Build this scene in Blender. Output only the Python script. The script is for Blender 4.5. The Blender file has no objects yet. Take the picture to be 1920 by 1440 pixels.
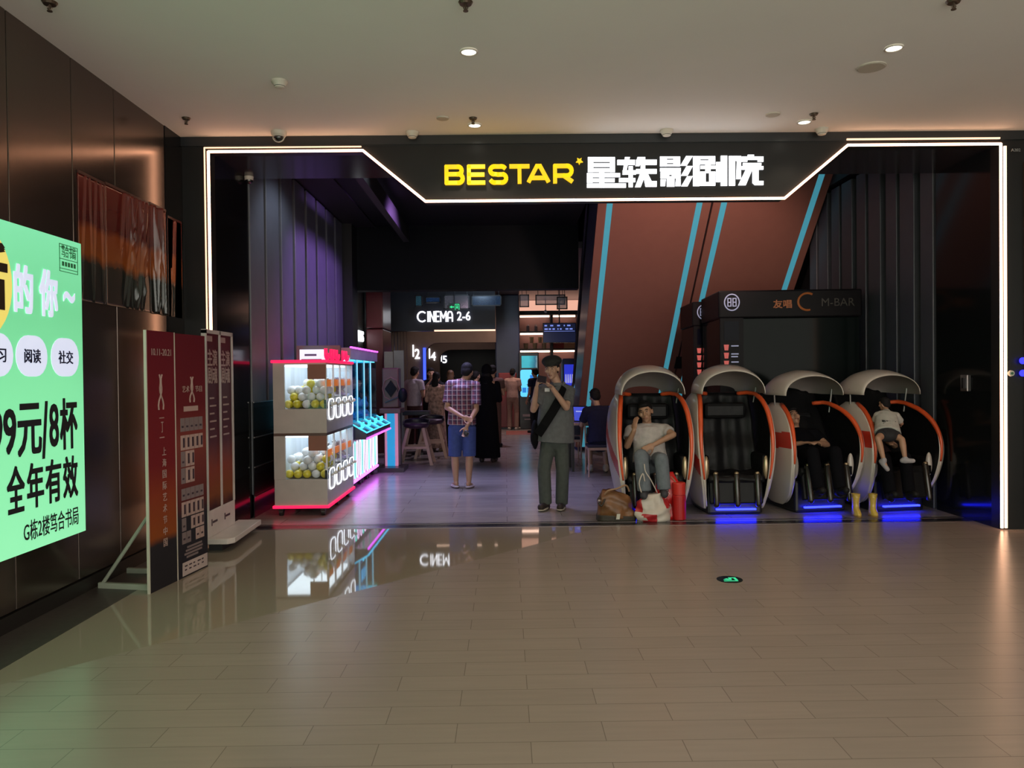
import bpy, math, random
from mathutils import Vector as V, Matrix, noise
random.seed(7)
S = bpy.context.scene
COL = S.collection
PI = math.pi
R = math.radians

# ------------------------------------------------------------------ camera, world, exposure, lamps
FPX = 1440.0
CAM = V((0, 0, 1.55))
_d = V(((948 - 960) / FPX, (720 - 703) / FPX, -1)).normalized()          # where world +Y lies for the lens
_roll = 0.0105
_x = V((math.cos(_roll), math.sin(_roll), 0)); _x = (_x - _d * _x.dot(_d)).normalized()
_z = _x.cross(_d)
WC = Matrix((_x, _d, _z))                                                # camera -> world directions
cd = bpy.data.cameras.new('camera'); cd.sensor_fit = 'HORIZONTAL'; cd.sensor_width = 36; cd.lens = 27
cd.clip_start = 0.05; cd.clip_end = 200
cam = bpy.data.objects.new('camera', cd); COL.objects.link(cam)
cam.matrix_world = Matrix.Translation(CAM) @ WC.to_4x4()
S.camera = cam
S.view_settings.view_transform = 'Standard'; S.view_settings.look = 'None'
S.view_settings.gamma = 1; S.view_settings.use_curve_mapping = False
S.view_settings.exposure = 0.0
S.cycles.use_denoising = True
S.cycles.max_bounces = 6; S.cycles.diffuse_bounces = 3; S.cycles.glossy_bounces = 4
S.cycles.transparent_max_bounces = 12; S.cycles.transmission_bounces = 4
S.cycles.sample_clamp_indirect = 3.0; S.cycles.caustics_reflective = False; S.cycles.caustics_refractive = False
w = bpy.data.worlds.new('mall_ambient'); S.world = w; w.use_nodes = True
w.node_tree.nodes['Background'].inputs[0].default_value = (0.98, 0.95, 0.84, 1)
w.node_tree.nodes['Background'].inputs[1].default_value = 2.95

def lamp(name, kind, loc, power, color, size=0.2, spot=None, target=None, blend=0.6):
    ld = bpy.data.lights.new(name, kind); ld.energy = power; ld.color = color
    if kind == 'AREA': ld.shape = 'DISK'; ld.size = size
    else: ld.shadow_soft_size = size
    if spot: ld.spot_size = R(spot); ld.spot_blend = blend
    o = bpy.data.objects.new(name, ld); COL.objects.link(o); o.location = loc
    if target is not None:
        o.rotation_euler = (V(target) - V(loc)).to_track_quat('-Z', 'Y').to_euler()
    return o

# downlights of the lobby: the four in view, and the row further back over the photographer
def ray(px, py):
    return WC @ V(((px - 960) / FPX, (720 - py) / FPX, -1))
def P(px, py, Y):                                                        # photo pixel at depth Y
    r = ray(px, py); return CAM + r * (Y / r.y)
def FL(px, py, z=0.0):                                                   # photo pixel on a level plane
    r = ray(px, py); return CAM + r * ((z - CAM.z) / r.z)
def WX(px, py, x):                                                       # photo pixel on a plane x = const
    r = ray(px, py); return CAM + r * (x / r.x)
CEIL = 3.85
DOWN = [FL(879, 96, CEIL), FL(1676, 89, CEIL), FL(890, 234, CEIL), FL(1508, 228, CEIL)]
for i, p in enumerate(DOWN):
    lamp('downlight_lamp', 'SPOT', (p.x, p.y, CEIL - 0.04), (80, 55, 34, 14)[i], (1.0, 0.80, 0.58), 0.06, 110, (p.x, p.y, 0))
for x in (-0.3, 2.6, 5.4):
    for y in (2.6, -0.6):
        lamp('downlight_lamp', 'SPOT', (x, y, CEIL - 0.04), 40, (1.0, 0.82, 0.62), 0.06, 110, (x, y, 0))
# added fill spots without fixtures, brightening the hall behind the portal
lamp('hall_fill', 'SPOT', (-0.7, 10.6, 4.2), 1150, (0.56, 0.54, 1.0), 0.9, 80, (-0.6, 10.2, 0))
lamp('hall_fill', 'SPOT', (-0.8, 11.4, 4.15), 300, (0.56, 0.26, 1.0), 0.15, 95, (-2.8, 11.6, 2.4))
lamp('hall_fill', 'SPOT', (-0.3, 16.5, 3.8), 230, (0.85, 0.66, 0.85), 0.15, 110, (-0.5, 16.8, 0))
lamp('hall_fill', 'SPOT', (2.6, 8.9, 3.65), 190, (1.0, 0.66, 0.55), 0.2, 90, (2.7, 12.6, 2.9))
lamp('hall_fill', 'SPOT', (-1.7, 9.2, 4.2), 110, (0.75, 0.82, 1.0), 0.15, 100, (-2.8, 9.6, 2.2))
lamp('corridor_fill', 'SPOT', (-1.2, 20.2, 3.8), 60, (1.0, 0.72, 0.58), 0.15, 130, (-1.2, 22.0, 1.0))  # added fill, no fixture, brightening the corridor arches
lamp('corridor_fill', 'SPOT', (-1.4, 23.0, 3.8), 40, (1.0, 0.72, 0.58), 0.15, 130, (-1.4, 24.5, 1.0))
lamp('bar_fill', 'SPOT', (0.6, 21.0, 3.8), 170, (1.0, 0.66, 0.5), 0.15, 120, (0.5, 21.5, 0))  # added fill, no fixture, brightening the bar end

lamp('glass_frame_fill', 'SPOT', (-0.6, 15.0, 3.8), 60, (0.55, 0.75, 1.0), 0.15, 100, (-0.6, 17.6, 3.35))  # added fill brightening the hanging glass frames

# ------------------------------------------------------------------ materials
MATS = {}
def M(name, col, rough=0.5, metal=0.0, emit=None, es=0.0, var=0.06, scale=6.0, bump=0.0, coat=0.0, stretch=(1, 1, 1), spec=0.5):
    if name in MATS: return MATS[name]
    m = bpy.data.materials.new(name); m.use_nodes = True; MATS[name] = m
    nt = m.node_tree; b = nt.nodes['Principled BSDF']
    b.inputs['Roughness'].default_value = rough; b.inputs['Metallic'].default_value = metal
    b.inputs['Specular IOR Level'].default_value = spec; b.inputs['Coat Weight'].default_value = coat; b.inputs['Coat Roughness'].default_value = 0.08
    tc = nt.nodes.new('ShaderNodeTexCoord'); mp = nt.nodes.new('ShaderNodeMapping'); mp.inputs['Scale'].default_value = stretch
    nz = nt.nodes.new('ShaderNodeTexNoise'); nz.inputs['Scale'].default_value = scale; nz.inputs['Detail'].default_value = 3
    nt.links.new(tc.outputs['Object'], mp.inputs['Vector']); nt.links.new(mp.outputs[0], nz.inputs['Vector'])
    rp = nt.nodes.new('ShaderNodeValToRGB')
    rp.color_ramp.elements[0].position = 0.3; rp.color_ramp.elements[1].position = 0.7
    rp.color_ramp.elements[0].color = (*[max(0, c * (1 - var)) for c in col], 1)
    rp.color_ramp.elements[1].color = (*[min(1, c * (1 + var)) for c in col], 1)
    nt.links.new(nz.outputs['Fac'], rp.inputs['Fac']); nt.links.new(rp.outputs[0], b.inputs['Base Color'])
    if bump:
        bp = nt.nodes.new('ShaderNodeBump'); bp.inputs['Strength'].default_value = bump; bp.inputs['Distance'].default_value = 0.02
        nt.links.new(nz.outputs['Fac'], bp.inputs['Height']); nt.links.new(bp.outputs[0], b.inputs['Normal'])
    if emit:
        b.inputs['Emission Color'].default_value = (*emit, 1); b.inputs['Emission Strength'].default_value = es
    return m
def EM(name, col, s):                                                    # something that gives off light
    return M(name, [c * 0.5 for c in col], 0.5, 0, col, s)
def glass(name='clear_glass', tint=(0.95, 0.98, 1.0), ior=1.45, rough=0.02):
    if name in MATS: return MATS[name]
    m = bpy.data.materials.new(name); m.use_nodes = True; MATS[name] = m
    nt = m.node_tree; nt.nodes.remove(nt.nodes['Principled BSDF']); out = nt.nodes['Material Output']
    t = nt.nodes.new('ShaderNodeBsdfTransparent'); t.inputs[0].default_value = (*tint, 1)
    g = nt.nodes.new('ShaderNodeBsdfGlossy'); g.inputs['Roughness'].default_value = rough
    lw = nt.nodes.new('ShaderNodeLayerWeight'); lw.inputs[0].default_value = 0.5
    pw = nt.nodes.new('ShaderNodeMath'); pw.operation = 'POWER'; pw.inputs[1].default_value = 4; nt.links.new(lw.outputs['Facing'], pw.inputs[0])
    f = nt.nodes.new('ShaderNodeMath'); f.operation = 'MULTIPLY_ADD'; f.inputs[1].default_value = (ior - 1) * 0.8; f.inputs[2].default_value = 0.03; nt.links.new(pw.outputs[0], f.inputs[0])
    mx = nt.nodes.new('ShaderNodeMixShader')
    nt.links.new(f.outputs[0], mx.inputs[0]); nt.links.new(t.outputs[0], mx.inputs[1]); nt.links.new(g.outputs[0], mx.inputs[2])
    nt.links.new(mx.outputs[0], out.inputs['Surface'])
    return m
def ramp_mat(name, stops, axis='Z', z0=0.0, z1=1.0, rough=0.4, wob=0.15, nscale=3.0, coat=0.0, emit=0.0, spec=0.12):
    """a printed picture: bands of colour along one axis, broken up by noise"""
    m = bpy.data.materials.new(name); m.use_nodes = True; MATS[name] = m
    nt = m.node_tree; b = nt.nodes['Principled BSDF']; L = nt.links.new; N = nt.nodes.new
    tc = N('ShaderNodeTexCoord'); sp = N('ShaderNodeSeparateXYZ'); L(tc.outputs['Object'], sp.inputs[0])
    mr = N('ShaderNodeMapRange'); mr.inputs[1].default_value = z0; mr.inputs[2].default_value = z1
    L(sp.outputs[axis], mr.inputs[0])
    nz = N('ShaderNodeTexNoise'); nz.inputs['Scale'].default_value = nscale; nz.inputs['Detail'].default_value = 6; L(tc.outputs['Object'], nz.inputs['Vector'])
    ma = N('ShaderNodeMath'); ma.operation = 'MULTIPLY_ADD'; ma.inputs[1].default_value = wob; L(nz.outputs['Fac'], ma.inputs[0]); L(mr.outputs[0], ma.inputs[2])
    sb = N('ShaderNodeMath'); sb.operation = 'SUBTRACT'; sb.inputs[1].default_value = wob * 0.5; L(ma.outputs[0], sb.inputs[0])
    rp = N('ShaderNodeValToRGB'); cr = rp.color_ramp
    while len(cr.elements) < len(stops): cr.elements.new(0.5)
    for e, (p, c) in zip(cr.elements, stops): e.position = p; e.color = (*c, 1)
    L(sb.outputs[0], rp.inputs[0]); L(rp.outputs[0], b.inputs['Base Color'])
    b.inputs['Roughness'].default_value = rough; b.inputs['Coat Weight'].default_value = coat; b.inputs['Specular IOR Level'].default_value = spec
    if emit: L(rp.outputs[0], b.inputs['Emission Color']); b.inputs['Emission Strength'].default_value = emit
    return m

# ------------------------------------------------------------------ mesh builder
ORG = {}
class MB:
    def __init__(s): s.v = []; s.f = []; s.m = []
    def add(s, vs, fs, m=0):
        k = len(s.v); s.v += [V(p) for p in vs]; s.f += [tuple(i + k for i in f) for f in fs]; s.m += [m] * len(fs); return s
    def box(s, x0, x1, y0, y1, z0, z1, m=0):
        return s.add([(x, y, z) for z in (z0, z1) for y in (y0, y1) for x in (x0, x1)],
                     [(0, 2, 3, 1), (4, 5, 7, 6), (0, 1, 5, 4), (2, 6, 7, 3), (0, 4, 6, 2), (1, 3, 7, 5)], m)
    def obox(s, c, a, b, d, m=0):                                        # centre and three half-axes
        c = V(c); a = V(a); b = V(b); d = V(d)
        if a.cross(b).dot(d) < 0: a = -a
        return s.add([c + a * i + b * j + d * k for k in (-1, 1) for j in (-1, 1) for i in (-1, 1)],
                     [(0, 2, 3, 1), (4, 5, 7, 6), (0, 1, 5, 4), (2, 6, 7, 3), (0, 4, 6, 2), (1, 3, 7, 5)], m)
    def loft(s, rings, cap=True, closed=True, m=0):
        n = len(rings[0]); k = len(s.v); vs = [p for r in rings for p in r]; fs = []
        for i in range(len(rings) - 1):
            for j in range(n if closed else n - 1):
                a = i * n + j; b = i * n + (j + 1) % n; fs.append((a, b, b + n, a + n))
        if cap and closed:
            fs.append(tuple(range(n - 1, -1, -1))); q = (len(rings) - 1) * n; fs.append(tuple(range(q, q + n)))
        return s.add(vs, fs, m)
    def frame(s, d):
        d = V(d).normalized(); u = d.cross(V((0, 0, 1)))
        if u.length < 1e-3: u = d.cross(V((0, 1, 0)))
        u.normalize(); return u, u.cross(d) * -1
    def cyl(s, p0, p1, r0, r1=None, n=16, m=0):
        p0 = V(p0); p1 = V(p1); r1 = r0 if r1 is None else r1; u, w = s.frame(p1 - p0)
        rg = lambda p, r: [p + (u * math.cos(2 * PI * i / n) + w * math.sin(2 * PI * i / n)) * r for i in range(n)]
        return s.loft([rg(p0, r0), rg(p1, r1)], m=m)
    def cap(s, p0, p1, r0, r1=None, n=12, m=0):
        p0 = V(p0); p1 = V(p1); r1 = r0 if r1 is None else r1; d = p1 - p0
        if d.length < 1e-4: d = V((0, 0, 1e-3))
        u, w = s.frame(d); d = d.normalized(); rings = []
        for t in (-85, -60, -30, 0): rings.append((p0 + d * r0 * math.sin(R(t)), r0 * math.cos(R(t))))
        for t in (0, 30, 60, 85): rings.append((p1 + d * r1 * math.sin(R(t)), r1 * math.cos(R(t))))
        return s.loft([[c + (u * math.cos(2 * PI * i / n) + w * math.sin(2 * PI * i / n)) * r for i in range(n)] for c, r in rings], m=m)
    def ell(s, c, a, b, d, n=16, k=10, m=0):                             # ellipsoid: centre, three axis vectors (d = polar)
        c = V(c); a = V(a); b = V(b); d = V(d)
        if a.cross(b).dot(d) < 0: a = -a
        rings = []
        for i in range(k + 1):
            t = -PI / 2 + PI * (i if 0 < i < k else (0.03 if i == 0 else k - 0.03)) / k
            rings.append([c + d * math.sin(t) + (a * math.cos(2 * PI * j / n) + b * math.sin(2 * PI * j / n)) * math.cos(t) for j in range(n)])
        return s.loft(rings, m=m)
    def tube(s, pts, r, n=8, closed=False, m=0):
        pts = [V(p) for p in pts]; rings = []; N = len(pts); pu = None
        rr = r if isinstance(r, (list, tuple)) else [r] * N
        for i, p in enumerate(pts):
            a = pts[i - 1] if (i > 0 or closed) else p; b = pts[(i + 1) % N] if (i < N - 1 or closed) else p
            t = (b - a).normalized()
            if pu is None: pu = s.frame(t)[0]
            u = (pu - t * pu.dot(t)); u = u.normalized() if u.length > 1e-4 else s.frame(t)[0]; pu = u; w = t.cross(u)
            sc = 1.0
            if 0 < i < N - 1 or closed:
                t1 = (p - a).normalized(); sc = 1 / max(0.5, t1.dot(t))
            rings.append([p + (u * math.cos(2 * PI * j / n) + w * math.sin(2 * PI * j / n)) * rr[i] * min(sc, 1.5) for j in range(n)])
        if closed: rings.append(rings[0]); return s.loft(rings, cap=False, m=m)
        return s.loft(rings, m=m)
    def prism(s, poly, o, u, v, w, m=0):                                 # polygon in plane (o,u,v) pushed along w
        o = V(o); u = V(u); v = V(v); w = V(w); n = len(poly)
        ar = sum(poly[i][0] * poly[(i + 1) % n][1] - poly[(i + 1) % n][0] * poly[i][1] for i in range(n))
        if (ar < 0) != (u.cross(v).dot(w) < 0): poly = poly[::-1]
        a = [o + u * x + v * y for x, y in poly]; b = [p + w for p in a]
        return s.add(a + b, [tuple(range(n - 1, -1, -1)), tuple(range(n, 2 * n))] + [(i, (i + 1) % n, n + (i + 1) % n, n + i) for i in range(n)], m)
    def grid(s, fn, nu, nv, m=0):
        vs = [fn(i / nu, j / nv) for j in range(nv + 1) for i in range(nu + 1)]
        fs = [(j * (nu + 1) + i, j * (nu + 1) + i + 1, (j + 1) * (nu + 1) + i + 1, (j + 1) * (nu + 1) + i) for j in range(nv) for i in range(nu)]
        return s.add(vs, fs, m)
    def slab(s, fn, nu, nv, m=0, mo=None, mi=None):
        """closed slab: fn(u,v,side) gives outer (1) and inner (0) skins; mo(u,v) picks the outer face's material"""
        k = len(s.v); W_ = nu + 1; q = W_ * (nv + 1)
        vs = [fn(i / nu, j / nv, 1) for j in range(nv + 1) for i in range(W_)] + [fn(i / nu, j / nv, 0) for j in range(nv + 1) for i in range(W_)]
        s.v += [V(p) for p in vs]
        def put(f, mm): s.f.append(tuple(i + k for i in f)); s.m.append(mm)
        for j in range(nv):
            for i in range(nu):
                a = j * W_ + i; put((a, a + 1, a + W_ + 1, a + W_), mo((i + .5) / nu, (j + .5) / nv) if mo else m)
                put((q + a, q + a + W_, q + a + W_ + 1, q + a + 1), m if mi is None else mi)
        for i in range(nu):
            put((i, q + i, q + i + 1, i + 1), m); a = nv * W_ + i; put((a, a + 1, q + a + 1, q + a), m)
        for j in range(nv):
            a = j * W_; put((a, a + W_, q + a + W_, q + a), m); a = j * W_ + nu; put((a, q + a, q + a + W_, a + W_), m)
        return s
    def text(s, body, o, u, v, width, height, depth=0.01, bold=0.0, m=0, keep=False):
        """lettering: fitted to width x height in the plane (o,u,v), o = lower left corner; stands out by depth along -(u x v) side"""
        cu = bpy.data.curves.new('t', 'FONT'); cu.body = body; cu.size = 1; cu.resolution_u = 3
        ob = bpy.data.objects.new('t', cu); COL.objects.link(ob)
        dg = bpy.context.evaluated_depsgraph_get(); me = bpy.data.meshes.new_from_object(ob.evaluated_get(dg))
        xs = [p.co.x for p in me.vertices]; ys = [p.co.y for p in me.vertices]
        if xs:
            x0, x1, y0, y1 = min(xs), max(xs), min(ys), max(ys); o = V(o); u = V(u).normalized(); v = V(v).normalized(); w = u.cross(v)
            bx = bold * height; sx = (width - 2 * bx) / max(1e-6, x1 - x0); sy = (height - 2 * bx) / max(1e-6, y1 - y0)
            if keep: sx = sy = min(sx, sy)
            fs = [tuple(f.vertices) for f in me.polygons]; ed = {}
            for f in fs:
                for i in range(len(f)):
                    e = (f[i], f[(i + 1) % len(f)])
                    if (e[1], e[0]) in ed: ed.pop((e[1], e[0]))
                    else: ed[e] = 1
            for q, (ox, oy) in enumerate(((0, 0),) if bold <= 0 else ((0, 0), (-1, -1), (1, -1), (-1, 1), (1, 1), (1, 0), (-1, 0), (0, 1), (0, -1))):
                base = [o + u * ((p.co.x - x0) * sx + bx + ox * bx) + v * ((p.co.y - y0) * sy + bx + oy * bx) + w * (q * 0.0001) for p in me.vertices]; n = len(base)
                s.add([b + w * depth for b in base] + base, fs + [tuple(i + n for i in reversed(f)) for f in fs] +
                      [(b, a, a + n, b + n) for a, b in ed], m)
        bpy.data.objects.remove(ob); bpy.data.meshes.remove(me); bpy.data.curves.remove(cu)
        return s
    def build(s, name, mat, parent=None, smooth=False, bevel=0.0, label=None, local=False):
        me = bpy.data.meshes.new(name); off = V((0, 0, 0))
        if parent is not None and not local: off = ORG.get(parent.name, V((0, 0, 0)))
        me.from_pydata([tuple(p - off) for p in s.v], [], s.f)
        for mt in (mat if isinstance(mat, (list, tuple)) else [mat]): me.materials.append(mt)
        for p, k in zip(me.polygons, s.m): p.material_index = k; p.use_smooth = smooth
        me.update()
        o = bpy.data.objects.new(name, me); COL.objects.link(o)
        if parent is not None: o.parent = parent; ORG[o.name] = off
        if bevel:
            b = o.modifiers.new('bevel', 'BEVEL'); b.width = bevel; b.segments = 2; b.limit_method = 'ANGLE'; b.angle_limit = R(40)
        if label: o['label'] = label
        return o
    def fused(s, name, mat, parent=None, vox=0.012, it=4, label=None, ctl=0.5):
        """one continuous skin over overlapping closed shapes"""
        me = bpy.data.meshes.new('f'); me.from_pydata([tuple(p) for p in s.v], [], s.f)
        ob = bpy.data.objects.new('f', me); COL.objects.link(ob)
        r = ob.modifiers.new('r', 'REMESH'); r.mode = 'VOXEL'; r.voxel_size = vox
        if it: q = ob.modifiers.new('s', 'SMOOTH'); q.factor = ctl; q.iterations = it
        dg = bpy.context.evaluated_depsgraph_get(); m2 = bpy.data.meshes.new_from_object(ob.evaluated_get(dg))
        bpy.data.objects.remove(ob); bpy.data.meshes.remove(me)
        off = ORG.get(parent.name, V((0, 0, 0))) if parent is not None else V((0, 0, 0))
        m2.transform(Matrix.Translation(-off)); m2.materials.clear(); m2.materials.append(mat)
        for p in m2.polygons: p.use_smooth = True; p.material_index = 0
        m2.name = name; o = bpy.data.objects.new(name, m2); COL.objects.link(o)
        if parent is not None: o.parent = parent; ORG[o.name] = off
        if label: o['label'] = label
        return o

def tag(o, label, cat, group=None, kind=None):
    o['label'] = label; o['category'] = cat
    if group: o['group'] = group
    if kind: o['kind'] = kind
    return o
def thing(name, label, cat, loc=(0, 0, 0), group=None):
    o = bpy.data.objects.new(name, None); COL.objects.link(o); o.location = loc; o.empty_display_size = 0.1
    ORG[o.name] = V(loc); return tag(o, label, cat, group)
def st(o, label=None):
    o['kind'] = 'structure'
    if label: o['label'] = label
    return o
def dup(root, loc, label=None, rotz=None, group=None, mats=None):
    r = root.copy(); COL.objects.link(r); r.location = loc
    if label: r['label'] = label
    if group: r['group'] = group
    if rotz is not None: r.rotation_euler = (0, 0, rotz)
    for ch in list(root.children):
        c = ch.copy(); COL.objects.link(c); c.parent = r
        for g in list(ch.children):
            d = g.copy(); COL.objects.link(d); d.parent = c
    return r
def curve(pts, n=5):                                                     # smooth path through points
    pts = [V(p) for p in pts]; out = []
    for i in range(len(pts) - 1):
        a, b, c, d = pts[max(i - 1, 0)], pts[i], pts[i + 1], pts[min(i + 2, len(pts) - 1)]
        for k in range(n):
            t = k / n; out.append(b * 1.0 + (c - a) * (.5 * t) + (a * 2 - b * 5 + c * 4 - d) * (.5 * t * t) + (b * 3 - c * 3 + d - a) * (.5 * t ** 3))
    return out + [pts[-1]]
X3, Y3, Z3 = V((1, 0, 0)), V((0, 1, 0)), V((0, 0, 1))
def rrect(w, h, r, n=5):
    pts = []
    for cx, cy, a in ((w / 2 - r, h / 2 - r, 0), (-w / 2 + r, h / 2 - r, 90), (-w / 2 + r, -h / 2 + r, 180), (w / 2 - r, -h / 2 + r, 270)):
        for i in range(n + 1): t = R(a + 90 * i / n); pts.append((cx + r * math.cos(t), cy + r * math.sin(t)))
    return pts

# ================================================================== THE SETTING
FY = 7.40                                                                # front face of the cinema portal
# floor of the lobby: running-bond stone planks, one corner polished
def floor_material():
    m = bpy.data.materials.new('lobby_stone'); m.use_nodes = True; nt = m.node_tree; b = nt.nodes['Principled BSDF']; L = nt.links.new; N = nt.nodes.new
    tc = N('ShaderNodeTexCoord'); mp = N('ShaderNodeMapping'); mp.inputs['Location'].default_value = (0.55, 0.035, 0); L(tc.outputs['Object'], mp.inputs[0])
    br = N('ShaderNodeTexBrick'); br.offset = 0.5; br.inputs['Scale'].default_value = 1; br.inputs['Brick Width'].default_value = 0.64; br.inputs['Row Height'].default_value = 0.181
    br.inputs['Mortar Size'].default_value = 0.0022; br.inputs['Mortar Smooth'].default_value = 0.3; br.inputs['Bias'].default_value = -0.2
    br.inputs['Color1'].default_value = (0.315, 0.255, 0.217, 1); br.inputs['Color2'].default_value = (0.338, 0.274, 0.233, 1); br.inputs['Mortar'].default_value = (0.19, 0.15, 0.125, 1)
    L(mp.outputs[0], br.inputs['Vector'])
    mp2 = N('ShaderNodeMapping'); mp2.inputs['Scale'].default_value = (0.8, 9, 1); L(tc.outputs['Object'], mp2.inputs[0])
    nz = N('ShaderNodeTexNoise'); nz.inputs['Scale'].default_value = 3; nz.inputs['Detail'].default_value = 5; L(mp2.outputs[0], nz.inputs['Vector'])
    mx = N('ShaderNodeMix'); mx.data_type = 'RGBA'; mx.blend_type = 'MULTIPLY'; mx.inputs[0].default_value = 0.16
    L(br.outputs['Color'], mx.inputs[6]); L(nz.outputs['Fac'], mx.inputs[7])
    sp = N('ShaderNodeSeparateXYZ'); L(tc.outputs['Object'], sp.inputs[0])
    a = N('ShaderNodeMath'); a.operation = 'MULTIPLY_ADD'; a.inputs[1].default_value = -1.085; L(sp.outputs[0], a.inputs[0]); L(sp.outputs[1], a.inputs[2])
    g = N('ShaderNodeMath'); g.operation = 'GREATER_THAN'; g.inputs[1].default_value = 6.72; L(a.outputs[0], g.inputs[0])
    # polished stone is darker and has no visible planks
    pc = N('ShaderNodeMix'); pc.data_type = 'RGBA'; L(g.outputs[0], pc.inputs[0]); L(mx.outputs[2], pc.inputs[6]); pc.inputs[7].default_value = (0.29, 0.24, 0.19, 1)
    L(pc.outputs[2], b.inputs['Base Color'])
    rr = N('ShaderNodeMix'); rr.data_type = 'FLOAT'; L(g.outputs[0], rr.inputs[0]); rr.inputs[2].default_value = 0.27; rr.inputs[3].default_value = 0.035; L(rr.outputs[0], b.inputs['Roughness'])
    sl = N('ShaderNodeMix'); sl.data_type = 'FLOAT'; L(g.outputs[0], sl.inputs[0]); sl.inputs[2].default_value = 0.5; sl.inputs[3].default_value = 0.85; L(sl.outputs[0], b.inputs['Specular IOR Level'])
    return m
def hall_floor_material():
    m = bpy.data.materials.new('hall_wood_tile'); m.use_nodes = True; nt = m.node_tree; b = nt.nodes['Principled BSDF']; L = nt.links.new; N = nt.nodes.new
    tc = N('ShaderNodeTexCoord'); br = N('ShaderNodeTexBrick'); br.inputs['Scale'].default_value = 1; br.inputs['Brick Width'].default_value = 1.2; br.inputs['Row Height'].default_value = 0.3
    br.inputs['Mortar Size'].default_value = 0.003; br.inputs['Color1'].default_value = (0.34, 0.30, 0.29, 1); br.inputs['Color2'].default_value = (0.42, 0.37, 0.355, 1); br.inputs['Mortar'].default_value = (0.20, 0.175, 0.17, 1)
    L(tc.outputs['Object'], br.inputs['Vector'])
    mp = N('ShaderNodeMapping'); mp.inputs['Scale'].default_value = (1, 8, 1); L(tc.outputs['Object'], mp.inputs[0])
    nz = N('ShaderNodeTexNoise'); nz.inputs['Scale'].default_value = 2.5; nz.inputs['Detail'].default_value = 6; L(mp.outputs[0], nz.inputs['Vector'])
    mx = N('ShaderNodeMix'); mx.data_type = 'RGBA'; mx.blend_type = 'MULTIPLY'; mx.inputs[0].default_value = 0.55
    L(br.outputs['Color'], mx.inputs[6]); L(nz.outputs['Fac'], mx.inputs[7]); L(mx.outputs[2], b.inputs['Base Color'])
    b.inputs['Roughness'].default_value = 0.24; b.inputs['Specular IOR Level'].default_value = 0.7
    return m
black_gloss = M('black_gloss_panel', (0.008, 0.009, 0.010), 0.12, 0.0, spec=0.18)
black_matte = M('black_paint', (0.012, 0.012, 0.014), 0.55)
dark_sign = M('sign_face_black', (0.017, 0.017, 0.017), 0.34, spec=0.3)
bronze = M('dark_bronze_panel', (0.155, 0.122, 0.105), 0.19, 0.85, var=0.05, scale=2, stretch=(1, 1, 0.2))
bronze_line = M('panel_joint_shadow', (0.02, 0.017, 0.015), 0.6)
plaster = M('ceiling_plaster', (0.80, 0.78, 0.74), 0.85, var=0.015, scale=1.5)
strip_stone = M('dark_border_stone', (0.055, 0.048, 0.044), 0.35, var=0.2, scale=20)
steel = M('brushed_steel', (0.45, 0.43, 0.42), 0.3, 0.9, stretch=(1, 20, 1))
dark_metal = M('dark_metal', (0.05, 0.05, 0.055), 0.35, 0.7)
neon_warm = EM('warm_neon', (1.0, 0.52, 0.31), 8.5)
neon_reflection = EM('neon_reflection_edge', (1.0, 0.60, 0.38), 1.7)

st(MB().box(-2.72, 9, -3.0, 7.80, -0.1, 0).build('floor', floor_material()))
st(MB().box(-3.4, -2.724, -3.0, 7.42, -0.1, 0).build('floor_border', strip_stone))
st(MB().box(-3.3, 9, 8.06, 30, -0.1, 0.0).build('floor_hall', hall_floor_material()))
th = MB().box(-2.82, 4.79, 7.80, 7.86, -0.1, 0.002).box(-2.82, 4.79, 8.00, 8.06, -0.1, 0.002)
st(th.build('trim_1', M('threshold_steel', (0.20, 0.17, 0.16), 0.28, 0.8)), 'steel edge strips of the entrance threshold')
st(MB().box(-2.82, 4.79, 7.86, 8.00, -0.1, 0.0).build('floor_threshold', M('threshold_rail_dark', (0.022, 0.02, 0.022), 0.22)))
st(MB().box(-3.4, 9, -3.0, FY + 0.02, CEIL, CEIL + 0.12).build('ceiling', plaster))
st(MB().box(8.9, 9.1, -3.0, FY, 0, CEIL).build('wall_right', M('unseen_dark_wall', (0.10, 0.09, 0.08), 0.5)))  # unseen wall, added to block ambient light from the right
# left wall: tall bronze panels with open joints, a black end panel by the portal
mb = MB(); ys = [-3.0, -2.1, -1.4, -0.7, 0.0, 0.7, 1.4, 2.1, 2.8, 3.5, 4.15, 4.82, 5.53, 6.13, 7.03]
for a, b in zip(ys, ys[1:]): mb.box(-3.16, -3.08, a + 0.004, b - 0.004, 0.11, CEIL)
st(mb.build('wall_left', bronze, bevel=0.004))
st(MB().box(-3.2, -3.12, -3.0, 7.4, 0, CEIL).box(-3.16, -3.07, -3.0, 7.03, 0, 0.1).build('baseboard_left', M('black_plinth', (0.014, 0.012, 0.011), 0.4)))
st(MB().box(-3.16, -3.075, 7.034, 7.42, 0, CEIL).build('wall_left_end', black_gloss))

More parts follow.
